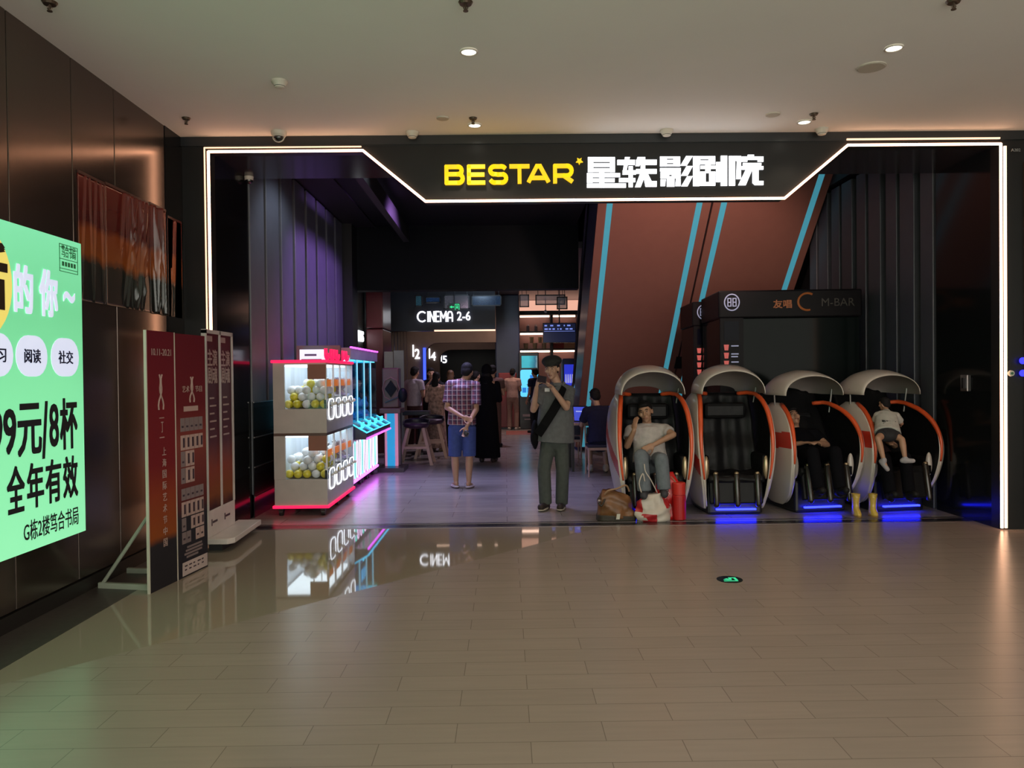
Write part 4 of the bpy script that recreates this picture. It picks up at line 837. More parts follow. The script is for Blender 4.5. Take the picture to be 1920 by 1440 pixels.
for k in range(4):
    for q in range(2):
        c = V((-2.2 - .17 * q, YB + W_ * k + .17 + .2 * q, 0.96 + .0)); mb = MB()
        mb.ell(c, X3 * .10, Y3 * .10, Z3 * .10).ell(c + V((0, 0, .16)), X3 * .08, Y3 * .08, Z3 * .08).ell(c + V((.03, -.06, .24)), X3 * .02, Y3 * .025, Z3 * .04).ell(c + V((.03, .06, .24)), X3 * .02, Y3 * .025, Z3 * .04)
        tag(mb.build('plush_toy', tp[(k + q) % 2], smooth=True), '%s soft toy in the %s cyan machine, %s' % (('cyan', 'pale')[(k + q) % 2], ('nearest', 'second', 'third', 'farthest')[k], ('at the pane', 'at the back')[q]), 'plush toy', 'soft toys in the cyan machines')
# ---- boxing machine
bx = thing('boxing_machine', 'brown boxing machine with a black diamond target and glowing blue and pink legs', 'arcade machine', (-1.85, 12.75, 0)); bcol = M('boxing_brown', (0.11, 0.045, 0.04), 0.4)
a = P(716, 690, 12.6); b = P(748, 765, 12.6)
MB().box(a.x, b.x, 12.6, 12.9, b.z, a.z).build('target_cabinet', bcol, bx, bevel=0.02)
c = P(733, 729, 12.59); MB().prism([(-.10, 0), (0, -.14), (.10, 0), (0, .14)], c, X3, Z3, (0, -0.02, 0)).build('diamond_target', M('target_black', (0.008, 0.008, 0.010), 0.5, spec=.1), bx)
MB().tube([c + V((.14 * math.cos(R(a_)), -.01, .19 * math.sin(R(a_)))) for a_ in range(0, 360, 45)], 0.008, 6, True).build('target_frame', M('target_frame_brown', (0.2, 0.09, 0.08), 0.4), bx)
MB().box(a.x - .02, b.x + .05, 12.4, 12.9, b.z - 0.08, b.z).build('shelf', bcol, bx, bevel=0.01)
MB().box(a.x, b.x, 12.72, 12.9, 0.08, b.z - .08).build('pedestal', M('pedestal_dark', (0.04, 0.03, 0.04), 0.3), bx)
for px, m_, w_ in ((724, EM('pink_leg_light', (0.8, 0.3, 0.5), 0.5), .02), (733, EM('blue_leg_light', (0.02, 0.42, 0.85), 0.6), .07), (743, EM('pink_leg_light', (0.8, 0.3, 0.5), 0.5), .025)):
    q = P(px, 800, 12.68); MB().box(q.x - w_, q.x + w_, 12.66, 12.72, 0.06, b.z - .09).build('leg_light', m_, bx)
MB().box(a.x - .05, b.x + .1, 12.35, 12.95, 0, 0.07).build('foot_plate', M('foot_plate_black', (0.02, 0.02, 0.02), 0.3), bx)
q = P(755, 741, 12.45); MB().ell(q, X3 * .075, Y3 * .075, Z3 * .12).build('punch_ball', M('punch_ball_black', (0.008, 0.008, 0.010), 0.5, spec=.15), bx, smooth=True); MB().cyl(P(722, 755, 12.45), q, .012).build('ball_arm', dark_metal, bx)

# ---- vertical lit sign on the wall before the red pillar, pale folding screen, bar table and stools
a = WX(674, 640, -2.85); b = WX(695, 621, -2.85); t = thing('lit_wall_sign', 'small white lit lettering on the side wall above the cyan machines', 'sign', (-2.86, a.y, a.z))
MB().text('IEXES', (-2.855, 14.25, a.z), Y3, Z3, 1.15, 0.21, 0.03, 0.05).build('lettering', wht, t)
fs = thing('folding_screen', 'pale grey two leaf partition behind the boxing machine', 'partition', (-2.2, 15.2, 0)); fm = M('pale_grey_board', (0.42, 0.42, 0.43), 0.5)
a = P(719, 656, 15.0); c = P(738, 655, 15.1); b = P(757, 657, 15.0)
MB().obox(((a.x + c.x) / 2, 15.05, 1.03), ((c.x - a.x) / 2 - .01, .03, 0), (0, .015, 0), (0, 0, 1.0)).build('leaf', fm, fs); MB().obox(((b.x + c.x) / 2, 15.05, 1.03), ((b.x - c.x) / 2 - .005, -.03, 0), (0, .015, 0), (0, 0, 1.02)).build('leaf', fm, fs)
MB().box(a.x, b.x, 14.95, 15.15, 0, .03).build('foot', dark_metal, fs)
wood = M('pale_wood', (0.56, 0.37, 0.30), 0.45, stretch=(1, 1, 0.1), var=.12); stool_seat = M('dark_purple_leather', (0.055, 0.025, 0.06), 0.4)
def stool(label, c, s=1.0, back=1):
    t = thing('bar_stool', label, 'stool', c, 'wooden bar stools'); z = 0.64 * s; c = V(c)
    for sx_, sy_ in ((-1, -1), (1, -1), (-1, 1), (1, 1)):
        p0 = c + V((sx_ * .29, sy_ * .27, 0.0)); p1 = c + V((sx_ * .13, sy_ * .12, z))
        MB().obox((p0 + p1) / 2, (p1 - p0) / 2, V((.028, 0, 0)), V((0, .022, 0))).build('leg', wood, t, bevel=.005)
    for sx_, sy_ in ((0, -1), (0, 1), (1, 0), (-1, 0)):
        e = V((sy_, sx_, 0)) if sx_ == 0 else V((0, 1, 0)); h = 0.30 * s; k = .215
        MB().obox(c + V((sx_ * k, sy_ * k * .95, h)), (V((1, 0, 0)) if sx_ == 0 else V((0, 1, 0))) * k, V((0, 0, .022)), (V((0, .014, 0)) if sx_ == 0 else V((.014, 0, 0)))).build('stretcher', wood, t)
    mb = MB(); n = 20
    rg = lambda rx, ry, zz: [c + V((rx * math.cos(2 * PI * i / n), ry * math.sin(2 * PI * i / n), zz)) for i in range(n)]
    mb.loft([rg(.18, .17, z - .01), rg(.22, .21, z + .02), rg(.225, .215, z + .06), rg(.19, .18, z + .085)]).build('seat', stool_seat, t, smooth=True)
    MB().slab(lambda u, v, sd: c + V(((.215 + .025 * sd) * math.cos(R(-20 + 220 * u)), (.205 + .025 * sd) * math.sin(R(-20 + 220 * u)) * back, z + .05 + v * (.11 * math.sin(PI * (0.15 + .7 * u))))), 16, 3).build('low_back', M('dark_back_leather', (0.02, 0.018, 0.035), 0.4), t, smooth=True)
p = FL(778, 873); stool('front wooden bar stool with splayed legs beside the man in plaid', (p.x, p.y + .28, 0))
p = FL(806, 862); stool('second wooden bar stool just behind the front one', (p.x, p.y + .45, 0))
bt_ = thing('bar_table', 'low dark bar table between boxing machine and bar stools', 'table', (-1.7, 15.2, 0)); q = P(757, 778, 15.2); r_ = P(806, 770, 15.2)
MB().box(q.x, r_.x, 15.0, 15.4, .78, .86).build('table_top', M('table_navy', (0.02, 0.02, 0.04), 0.35), bt_, bevel=.01); MB().cyl((-1.7, 15.2, 0.04), (-1.7, 15.2, .78), .05).build('column', dark_metal, bt_); MB().cyl((-1.7, 15.2, 0), (-1.7, 15.2, .04), .18).build('foot', dark_metal, bt_)
bo = thing('booth_seat', 'wine red booth seat behind the bar table', 'bench', (-1.6, 18.0, 0)); q = P(765, 735, 18.0); r_ = P(812, 780, 18.0)
MB().box(q.x, r_.x, 17.6, 18.1, 0, .45).build('seat_box', M('booth_dark_red', (0.09, 0.025, 0.022), 0.45), bo, bevel=.02); MB().box(q.x, r_.x, 18.1, 18.25, 0, 1.15).build('backrest', MATS['booth_dark_red'], bo, bevel=.03)

# ---- bar / concession at the far end on the right
YB2 = 24.0
st(MB().box(0.3, 5.0, YB2 + .5, YB2 + .7, 0, 3.88).build('wall_bar', M('bar_wall_dark', (0.05, 0.03, 0.032), 0.5)))
ss = thing('bar_shelf', 'warm lit bar shelves behind the counter at the far end', 'shelf', (1.2, YB2 + .4, 0)); a = P(972, 594, YB2); b = P(1082, 594, YB2)
warm_back = M('shelf_back_rose', (0.42, 0.22, 0.20), 0.4); shelf_l = EM('shelf_light', (1.0, 0.66, 0.50), 4.5)
xm = P(1034, 600, YB2).x
MB().box(a.x, b.x, YB2 + .40, YB2 + .46, 0.9, 3.55).build('back_panel', warm_back, ss)
for z in (P(1000, 591, YB2).z, P(1000, 624, YB2).z, P(1000, 657, YB2).z):
    MB().box(a.x, b.x, YB2, YB2 + .4, z, z + .05).build('shelf_board', M('shelf_dark', (0.03, 0.02, 0.02), 0.4), ss)
    for xa, xb in ((a.x + .05, xm - .06), (xm + .06, b.x - .05)): MB().box(xa, xb, YB2 + .10, YB2 + .15, z - .055, z - .003).build('shelf_light', shelf_l, ss)
for x in (a.x - .06, xm - .04, b.x): MB().box(x, x + .08, YB2 - .02, YB2 + .42, 0, 3.6).build('upright', MATS['shelf_dark'], ss)
st(MB().box(a.x - .3, b.x + .6, YB2 - .3, YB2 + .5, 3.40, 3.52).build('trim_5', M('bar_pelmet', (0.02, 0.016, 0.018), 0.5)), 'dark pelmet over the bar')
coral = EM('coral_wall_glow', (1.0, 0.52, 0.38), 0.85)
tag(MB().box(a.x - .1, b.x + .5, YB2 - .05, YB2 + .05, 3.52, 3.86).build('glowing_wall_band', coral), 'coral back lit panel band above the bar', 'light panel')  # wall glows by itself in place of light falling on it
# cups, boxes
cupm = M('paper_cup', (0.60, 0.42, 0.24), 0.6); zc = P(1000, 657, YB2).z + .05
for i, (px, lvl) in enumerate(((986, 0), (1003, 0), (1020, 0), (997, 1), (1013, 1))):
    x = P(px, 650, YB2 + .15).x; z = zc + (0.19 if lvl else 0)
    tag(MB().cyl((x, YB2 + .15, z), (x, YB2 + .15, z + .18), .055, .075, 16).build('popcorn_tub', cupm), ('left', 'middle', 'right', 'upper left', 'upper right')[i] + ' popcorn tub of the small pile on the lowest lit shelf', 'tub', 'popcorn tubs on the bar shelf')
x = P(1047, 655, YB2 + .1).x; tag(MB().box(x - .17, x + .17, YB2 + .02, YB2 + .3, zc, zc + .42).build('red_carton', M('red_carton', (0.35, 0.03, 0.02), 0.5), bevel=.01), 'red carton on the bar shelf above the capped man', 'box')
x = P(1068, 655, YB2 + .1).x; bxo = thing('striped_carton', 'pale orange striped carton right of the red one on the bar shelf', 'box', (x, YB2 + .16, zc)); MB().box(x - .18, x + .2, YB2 + .02, YB2 + .3, zc, zc + .42).build('carton', M('tan_carton', (0.48, 0.24, 0.13), 0.5), bxo); MB().box(x - .185, x + .205, YB2 + .012, YB2 + .3, zc + .2, zc + .25).build('stripe', M('rust_stripe', (0.28, 0.05, 0.02), 0.5), bxo)
for px, lab in ((990, 'left'), (1005, 'right')):
    x = P(px, 620, YB2 + .15).x; z = P(1000, 624, YB2).z + .05; tag(MB().cyl((x, YB2 + .15, z), (x, YB2 + .15, z + .16), .05).cyl((x, YB2 + .15, z + .16), (x, YB2 + .15, z + .22), .05, .02).build('jar', M('frosted_jar', (0.4, 0.3, 0.32), 0.2)), lab + ' frosted jar on the middle bar shelf', 'jar', 'jars on the bar shelf')
ms = thing('menu_screen', 'hanging dark menu screen with blue writing before the bar shelves', 'screen', (1.7, 22.5, 2.4)); a = P(1018, 643, 22.4); b = P(1080, 605, 22.4)
MB().box(a.x, b.x, 22.4, 22.46, a.z, b.z).build('housing', M('screen_black', (0.012, 0.012, 0.018), 0.2), ms); MB().box(a.x + .02, b.x - .02, 22.392, 22.4, a.z + .02, b.z - .02).build('display', M('screen_navy', (0.008, 0.01, 0.03), 0.2, emit=(0.02, 0.025, 0.07), es=0.4), ms)
mb = MB(); rnd = random.Random(5); zz = b.z - .10
for k in range(2):
    x = a.x + .05
    while x < b.x - .1:
        q = rnd.uniform(.03, .1); mb.box(x, x + q, 22.386, 22.392, zz - .10 * k, zz - .10 * k + .04); x += q + rnd.uniform(.02, .12)
mb.box(a.x + .04, b.x - .04, 22.386, 22.392, zz - .15, zz - .14); mb.build('blue_writing', EM('blue_screen_text', (0.25, 0.35, 1.0), 0.8), ms); MB().cyl(((a.x + b.x) / 2, 22.43, b.z), ((a.x + b.x) / 2, 22.43, 3.88), .02).build('hanger', dark_metal, ms)
kk = thing('ticket_kiosk', 'black self service kiosk with two glowing blue screens near the bar', 'kiosk', (0.65, 21.9, 0)); kb = M('kiosk_black', (0.014, 0.014, 0.02), 0.25); a = P(974, 806, 21.8); b = P(1010, 660, 21.8)
MB().box(a.x, b.x, 21.8, 22.1, 0, b.z).build('cabinet', kb, kk, bevel=.02)
c = P(978, 690, 21.8); d = P(1007, 667, 21.8); MB().box(c.x, d.x, 21.785, 21.8, c.z, d.z).build('upper_screen', ramp_mat('kiosk_film_screen', [(0, (0.05, 0.4, 0.5)), (.4, (0.03, 0.12, 0.2)), (.6, (0.3, 0.5, 0.55)), (1, (0.45, 0.12, 0.15))], 'X', 0.0, .45, .3, .5, 5, emit=0.8), kk)
c = P(976, 744, 21.8); d = P(1009, 693, 21.8); MB().prism(rrect(d.x - c.x, d.z - c.z, .06), ((c.x + d.x) / 2, 21.8, (c.z + d.z) / 2), X3, Z3, (0, -.02, 0)).build('touch_screen', EM('kiosk_cyan_screen', (0.12, 0.62, 1.0), 1.1), kk)
mb = MB(); cx = (c.x + d.x) / 2; w_ = (d.x - c.x)
mb.box(cx + .02, cx + .2, 21.774, 21.78, d.z - .35, d.z - .15)
for k in range(3): mb.box(cx - .2 + .14 * k, cx - .09 + .14 * k, 21.774, 21.78, c.z + .12, c.z + .26)
mb.build('screen_tiles', EM('kiosk_blue_tile', (0.03, 0.25, 0.8), 0.8), kk)
mb = MB().box(cx - .2, cx + .2, 21.79, 21.8, .36, .43); mb.box(cx - .15, cx + .15, 21.79, 21.8, .27, .30); mb.build('white_print', M('kiosk_white_print', (0.35, 0.3, 0.33), 0.5), kk)
rc = thing('red_cabinet', 'low red cabinet between the blue column and the kiosk', 'cabinet', (0.0, 22.1, 0)); a = P(936, 815, 21.95); b = P(962, 699, 21.95); rm = M('cabinet_red', (0.26, 0.03, 0.035), 0.35)
MB().box(a.x, b.x + .1, 21.95, 22.25, 0.05, b.z).build('carcass', rm, rc, bevel=.02); MB().box(a.x - .01, b.x + .11, 21.92, 22.25, b.z - .22, b.z - .2).build('drawer_line', M('red_dark_line', (0.08, 0.01, 0.01), 0.5), rc); MB().box(a.x + .03, b.x + .07, 21.97, 22.23, 0, .05).build('plinth', dark_metal, rc)
st(MB().box(0.0, 1.6, 19.8, 21.2, 0.001, 0.006).build('floor_reflection_patch', M('red_reflection_paint', (0.40, 0.13, 0.11), 0.35)), 'red light reflection painted on the floor before the kiosk')  # colour patch stands in for red light reflected on the floor
fr = thing('drinks_fridge', 'blue lit drinks fridge with pale bottles near the escalator foot', 'fridge', (1.5, 19.8, 0)); a = P(1056, 808, 19.5); b = P(1083, 682, 19.5)
MB().box(a.x, b.x, 19.5, 20.1, 0.02, 1.95).build('cabinet', M('fridge_navy', (0.02, 0.025, 0.09), 0.3), fr, bevel=.02); MB().box(a.x + .04, b.x - .04, 19.49, 19.5, .9, 1.8).build('lit_panel', EM('fridge_blue_light', (0.04, 0.06, 0.9), 0.55), fr)
mb = MB()
for k in range(5):
    for j in range(2): mb.cyl((a.x + .08 + .055 * k, 19.46, 1.0 + .33 * j), (a.x + .08 + .055 * k, 19.46, 1.22 + .33 * j), .02, .014, 10)
mb.build('bottle_display', EM('pale_bottles', (0.6, 0.6, 1.0), 0.55), fr)
# hanging glass frames before the far ceiling; pane tints stand in for reflections
def frost(name, tint):
    m = bpy.data.materials.new(name); m.use_nodes = True; nt = m.node_tree; b = nt.nodes['Principled BSDF']; b.inputs['Base Color'].default_value = (*tint, 1); b.inputs['Roughness'].default_value = .2
    nz = nt.nodes.new('ShaderNodeTexNoise'); nz.inputs['Scale'].default_value = 3; tc = nt.nodes.new('ShaderNodeTexCoord'); nt.links.new(tc.outputs['Object'], nz.inputs['Vector'])
    mr = nt.nodes.new('ShaderNodeMapRange'); mr.inputs[3].default_value = .35; mr.inputs[4].default_value = .75; nt.links.new(nz.outputs['Fac'], mr.inputs[0]); nt.links.new(mr.outputs[0], b.inputs['Alpha']); return m
fb = M('frame_black', (0.01, 0.01, 0.012), 0.4)
panes = ((778, 553, 792, 575, 17.5, 'small teal hanging glass frame left of the corridor sign', (0.10, 0.30, 0.36)), (797, 556, 826, 568, 17.8, 'low blue hanging glass frame above the letter M', (0.05, 0.16, 0.40)), (832, 552, 880, 580, 17.2, 'tall pale hanging glass frame behind the green exit sign', (0.34, 0.30, 0.32)), (884, 553, 940, 574, 17.6, 'wide deep blue hanging glass frame before the column', (0.03, 0.12, 0.28)), (974, 552, 992, 576, 17.4, 'narrow grey hanging glass frame at the coral light band', (0.40, 0.36, 0.36)), (1004, 552, 1060, 572, 17.6, 'wide clear hanging glass frame before the coral light band', (0.75, 0.55, 0.48)), (1044, 556, 1064, 580, 16.8, 'small tilted hanging glass frame at the right end', (0.40, 0.42, 0.46)))
for (xa, ya, xb, yb_, Y, lab, tint) in panes:
    a = P(xa, yb_, Y); b = P(xb, ya, Y); t = thing('hanging_glass_frame', lab, 'glass panel', ((a.x + b.x) / 2, Y, a.z), 'hanging glass frames')
    for q in ((a.x, b.x, a.z, a.z + .025), (a.x, b.x, b.z - .025, b.z), (a.x, a.x + .025, a.z, b.z), (b.x - .025, b.x, a.z, b.z)): MB().box(q[0], q[1], Y, Y + .03, q[2], q[3]).build('frame_bar', fb, t)
    MB().box(a.x + .02, b.x - .02, Y + .01, Y + .018, a.z + .02, b.z - .02).build('pane', frost('reflection_tint_%d' % int(xa), tint), t)
    for x in (a.x + .06, b.x - .06): MB().cyl((x, Y + .015, b.z), (x, Y + .015, 3.88), .006, n=6).build('hanger', fb, t)
ex = thing('exit_sign', 'green lit exit sign with arrow and running figure over the corridor board', 'exit sign', (-1.4, 17.1, 3.2)); a = P(843, 581, 17.05); b = P(861, 570, 17.05); gl = EM('exit_green', (0.03, 0.80, 0.28), 0.95)
MB().box(a.x - .02, b.x + .02, 17.06, 17.12, a.z - .02, b.z + .02).build('housing', M('exit_dark', (0.01, 0.03, 0.02), 0.4), ex)
h = b.z - a.z; mb = MB().prism([(0, h * .5), (.05, h * .75), (.05, h * .58), (.10, h * .58), (.10, h * .42), (.05, h * .42), (.05, h * .25)], (a.x, 17.06, a.z), X3, Z3, (0, -.008, 0))
mb.box(a.x + .12, a.x + .13, 17.05, 17.06, a.z, b.z).box(b.x - .012, b.x, 17.05, 17.06, a.z, b.z).box(a.x + .12, b.x, 17.05, 17.06, b.z - .012, b.z).ell((a.x + .165, 17.055, b.z - .035), X3 * .012, Y3 * .006, Z3 * .012, 8, 6).box(a.x + .15, a.x + .18, 17.05, 17.06, a.z + .03, a.z + .075)
mb.build('pictogram', gl, ex); MB().cyl(((a.x + b.x) / 2, 17.09, b.z), ((a.x + b.x) / 2, 17.09, 3.88), .008).build('hanger', fb, ex)
t = thing('bar_camera', 'small white camera hanging before the bar pelmet', 'security camera', P(1023, 585, 20)); c = P(1023, 585, 20)
MB().cyl(c + V((0, 0, .03)), V((c.x, c.y, 3.88)), .012).build('hanger', fb, t); MB().cap(c + V((0, -.08, 0)), c + V((0, .06, .02)), .035, .04).build('body', M('camera_white', (0.5, 0.48, 0.5), 0.4), t, smooth=True)
# ceiling grille of pale lattice near the exit sign
mb = MB(); a = P(800, 549, 19); b = P(880, 543, 19)
for k in range(14): mb.box(a.x + (b.x - a.x) * k / 14, a.x + (b.x - a.x) * (k + .6) / 14, 15.4, 16.6, 3.862, 3.879)
tag(mb.build('ceiling_lattice', EM('lattice_light', (0.62, 0.62, 0.68), 0.45)), 'pale lit lattice in the back hall ceiling', 'ceiling light')

# ---- cafe table and chairs at the foot of the escalator
ct = thing('cafe_table', 'small wood topped cafe table with black legs beside the seated person', 'table', (1.25, 12.6, 0)); blk = M('black_steel', (0.012, 0.012, 0.014), 0.4)
MB().box(1.02, 1.75, 12.15, 12.8, .735, .775).build('table_top', wood, ct, bevel=.006)
for x in (1.06, 1.71):
    for y in (12.2, 12.75): MB().box(x - .02, x + .02, y - .02, y + .02, 0, .735).build('leg', blk, ct)
def chair(label, c, rz):
    t = thing('dining_chair', label, 'chair', (0, 0, 0), 'wooden cafe chairs'); sw = M('chair_seat_navy', (0.02, 0.02, 0.05), 0.5)
    for sx_ in (-1, 1):
        MB().tube([(sx_ * .21, .20, 0), (sx_ * .205, .19, .44), (sx_ * .215, .235, .80)], .014).build('leg', wood, t); MB().tube([(sx_ * .20, -.19, 0), (sx_ * .195, -.18, .44)], .014).build('leg', wood, t)
        MB().box(sx_ * .2 - .012, sx_ * .2 + .012, -.18, .19, .40, .44).build('seat_rail', wood, t)
    MB().box(-.2, .2, .18, .205, .40, .44).build('seat_rail', wood, t); MB().box(-.2, .2, -.19, -.165, .40, .44).build('seat_rail', wood, t)
    MB().box(-.215, .215, -.20, .20, .44, .48).build('seat', sw, t, bevel=.015)
    MB().slab(lambda u, v, s: (-.235 + .47 * u, .235 + .05 * math.sin(PI * u) + .022 * s, .74 + .09 * v), 12, 2).build('top_rail', wood, t, smooth=True)
    MB().box(-.19, .19, .235, .25, .52, .72).build('back_pad', sw, t, bevel=.005)
    t.location = c; t.rotation_euler = (0, 0, rz); return t
chair('wooden chair carrying the seated person in navy, back to the entrance', (1.44, 11.72, 0), R(-180 + 180)); 
ch2 = chair('pale legged chair half hidden left of the seated person', (1.06, 13.2, 0), R(180))
chair('wooden chair beyond the cafe table', (1.62, 13.25, 0), R(184))
for (x, y, rz, lab) in ((1.20, 12.4, -.5, 'blue lit tablet propped on the left of the cafe table'), (1.57, 12.45, .25, 'blue lit tablet propped on the right of the cafe table')):
    t = thing('tablet', lab, 'tablet', (0, 0, 0), 'tablets on the cafe table')
    MB().obox((0, .02, .13), (.12, 0, 0), (0, .012, .004), (0, -.02, .125)).build('housing', blk, t); MB().obox((0, .0, .13), (.11, 0, 0), (0, .002, .0), (0, .016 - .036, .112)).build('display', M('tablet_blue', (0.03, 0.05, 0.3), 0.2, emit=(0.07, 0.10, 0.75), es=0.7), t)
    MB().obox((0, -.012, .17), (.07, 0, 0), (0, .002, 0), (0, 0, .008)).build('white_text', EM('tablet_text', (0.5, 0.55, 1.0), 0.7), t); MB().obox((0, .09, .08), (.03, 0, 0), (0, .05, -.07), (0, .006, .006)).build('prop', blk, t)
    t.location = (x, y, .775 + .003); t.rotation_euler = (0, 0, rz)

# ================================================================== MASSAGE CHAIRS
shell_w = M('cream_white_shell', (0.66, 0.60, 0.54), 0.28, coat=0.4, var=0.02); shell_r = M('shell_red_band', (0.55, 0.035, 0.02), 0.3, coat=0.4); trim_o = M('orange_red_trim', (0.75, 0.10, 0.025), 0.35, coat=0.3)
leather = M('black_leather', (0.008, 0.008, 0.009), 0.42, spec=.18, bump=0.25, scale=14); visor_in = M('visor_inside_grey', (0.25, 0.22, 0.20), 0.5); rib_m = M('brown_gloss_pad', (0.025, 0.018, 0.014), 0.22, coat=0.3); brass = M('champagne_cap', (0.42, 0.32, 0.20), 0.25, 0.7)
blue_l = EM('blue_under_light', (0.008, 0.012, 1.0), 16.0); chrome = M('chrome_rod', (0.28, 0.27, 0.26), 0.4, 0.7)
def lerp(tab, z):
    n = len(tab); sl = [(tab[min(i + 1, n - 1)][1] - tab[max(i - 1, 0)][1]) / (tab[min(i + 1, n - 1)][0] - tab[max(i - 1, 0)][0]) for i in range(n)]
    for i in range(n - 1):
        (a, p), (b, q) = tab[i], tab[i + 1]
        if z <= b:
            d = b - a; t = max(0, (z - a) / d); t2 = t * t; t3 = t2 * t
            return p * (2 * t3 - 3 * t2 + 1) + sl[i] * d * (t3 - 2 * t2 + t) + q * (3 * t2 - 2 * t3) + sl[i + 1] * d * (t3 - t2)
    return tab[-1][1]
def massage_chair(label, loc, rz, T, rec, led=True):
    """T: shoulder height of the side shells; rec: reclined with raised leg rest"""
    t = thing('massage_chair', label, 'massage chair', (0, 0, 0), 'row of massage chairs'); k = T / 1.33
    yf = [(0.0, -.16), (.10, -.26), (.45, -.37), (.85, -.36), (1.12, -.27), (1.26, -.13), (1.33, .06)] if not rec else [(0.0, .12), (.10, -.08), (.25, -.28), (.5, -.40), (.8, -.44), (1.05, -.36), (1.22, -.18), (1.33, .08)]
    yb = [(0.0, .28), (.15, .38), (.6, .48), (1.0, .47), (1.2, .39), (1.33, .26)] if rec else [(0.0, .34), (.15, .46), (.6, .62), (1.0, .60), (1.2, .48), (1.33, .30)]
    xo = [(0.0, .30), (.10, .335), (.3, .395), (.6, .432), (.9, .436), (1.1, .415), (1.25, .375), (1.33, .325)] if rec else [(0.0, .325), (.15, .355), (.5, .41), (.8, .432), (1.1, .415), (1.25, .385), (1.33, .35)]
    for s in (-1, 1):
        def fn(u, v, side, s=s):
            z = (0.06 + 1.27 * v); a, b = lerp(yf, z), lerp(yb, z); y = a + (b - a) * u
            x = lerp(xo, z) - (0 if side else (0.030 + 0.035 * math.sin(PI * min(1, max(0, v))) )) - .03 * (1 - math.sin(PI * (u * .8 + .2))) * (1 if side else .5)
            return (s * x, y, z * k)
        def mo(u, v):
            c = .60 - .30 * u if not rec else .635; return 1 if abs(v - (.36 + .32 * u if not rec else .66 - .03 * u)) < (.075 if not rec else .075) else 0
        sh = MB().slab(fn, 56, 72, 0, mo, 2); sh.build('side_shell', [shell_w, shell_r, leather], t, smooth=True)
        zl = .62 if rec else .40
        pts = [(s * (lerp(xo, z) - .045), lerp(yf, z) - .004, z * k) for z in [zl + (1.31 - zl) * i / 20 for i in range(21)]]
        if not rec or s > 0: pts += [(s * (.29 - .022 * i), .10 + .02 * i, (1.325 - .003 * i) * k) for i in range(1, 6)]
        MB().tube(pts, [.010 + .017 * min(1, i / 14) * (1 if i < 20 else .8) for i in range(len(pts))], 8).build('shell_trim', trim_o, t, smooth=True)
        MB().tube([(s * (lerp(xo, z) - .04), lerp(yf, z) - .003, z * k) for z in [.09 + (zl - .09) * i / 10 for i in range(11)]], .009, 8).build('lower_trim', shell_w, t, smooth=True)
        MB().box(min(s * .28, s * .365), max(s * .28, s * .365), -.33, .30, .40, .66 if not rec else .60).build('arm_pad', leather, t, bevel=.04)
        MB().ell((s * .325, -.33, .52), X3 * .035, Y3 * .03, Z3 * .13).build('arm_cap', brass if not rec else shell_w, t, smooth=True)
    W2 = .335
    if not rec:
        MB().slab(lambda u, v, sd: ((u - .5) * 2 * (W2 - .03 * v ** 3), (.10 + .22 * v + .04 * abs(u - .5) * -2) - .06 * sd - .014 * math.cos(PI * 6 * u) * sd * (v < .97) + .012 * math.sin(v * 16) * sd + (.0 if sd else .05), .42 + (T - .43) * v), 24, 20).build('backrest', leather, t, smooth=True)
        MB().box(-.24, .24, .05, .14, T - .30, T - .12).build('head_cushion', leather, t, bevel=.04)
        MB().slab(lambda u, v, sd: ((u - .5) * .60, -.36 + .48 * v, .36 + .10 * sd * (1 - .5 * (2 * v - 1) ** 4) + .012 * sd * math.sin(u * 14)), 16, 10).build('seat_cushion', leather, t, smooth=True)
        lr0, lr1 = V((0, -.34, .44)), V((0, -.38, .13))
    else:
        MB().slab(lambda u, v, sd: ((u - .5) * 2 * W2, -.02 + .52 * v - .03 * sd, .44 + (T - .36) * v + .05 * sd + .012 * math.cos(PI * 6 * u) * sd), 24, 16).build('backrest', leather, t, smooth=True)
        MB().box(-.24, .24, .28, .40, T - .30, T - .12).build('head_cushion', leather, t, bevel=.04)
        MB().slab(lambda u, v, sd: ((u - .5) * .60, -.40 + .48 * v, .42 + .08 * sd + .012 * sd * math.sin(u * 14)), 16, 10).build('seat_cushion', leather, t, smooth=True)
        lr0, lr1 = V((0, -.40, .52)), V((0, -.47, .17))
    d = lr1 - lr0; n = V((0, d.z, -d.y)).normalized(); n = n if n.y < 0 else -n
    MB().obox((lr0 + lr1) / 2 - n * .05, X3 * .29, d / 2, n * .035).build('leg_rest', leather, t, bevel=.02)
    for x in (-.225, 0, .225):
        MB().cap(lr0 + X3 * x, lr1 + X3 * x, .034, .034, 12).build('leg_rest_rib', rib_m, t, smooth=True)
        MB().ell(lr0 + X3 * x + V((0, -.012, .022)), X3 * .026, Y3 * .02, Z3 * .018).build('rib_cap', brass, t, smooth=True)
    MB().box(-.30, .30, -.28, .50, 0.0, .36).build('base', M('base_black', (0.010, 0.010, 0.012), 0.4), t, bevel=.03)
    if led: MB().box(-.215, .215, -.335, -.300, .058, .074).build('blue_light_bar', blue_l, t)
    # visor
    zb = T - .03 if not rec else T + .07; H = .345 if not rec else .30
    sec = [(-.27, .35, .79, .0), (-.19, .363, .90, 0), (-.07, .368, .98, 0), (.06, .372, 1.0, 0), (.18, .36, .93, 0), (.29, .33, .74, .01), (.36, .28, .46, .02), (.40, .22, .22, .03)]
    if rec: sec = [(y + .10, wd, h, o) for i, (y, wd, h, o) in enumerate(sec)]
    def vf(u, v, sd):
        q = v * (len(sec) - 1); i = min(int(q), len(sec) - 2); f = q - i; y, wd, h, o = [a + (b - a) * f for a, b in zip(sec[i], sec[i + 1])]
        th = R(2 + 176 * u); r = 1 if sd else .972
        return (-wd * r * math.cos(th), y, zb + o + H * h * r * math.sin(th) ** .8)
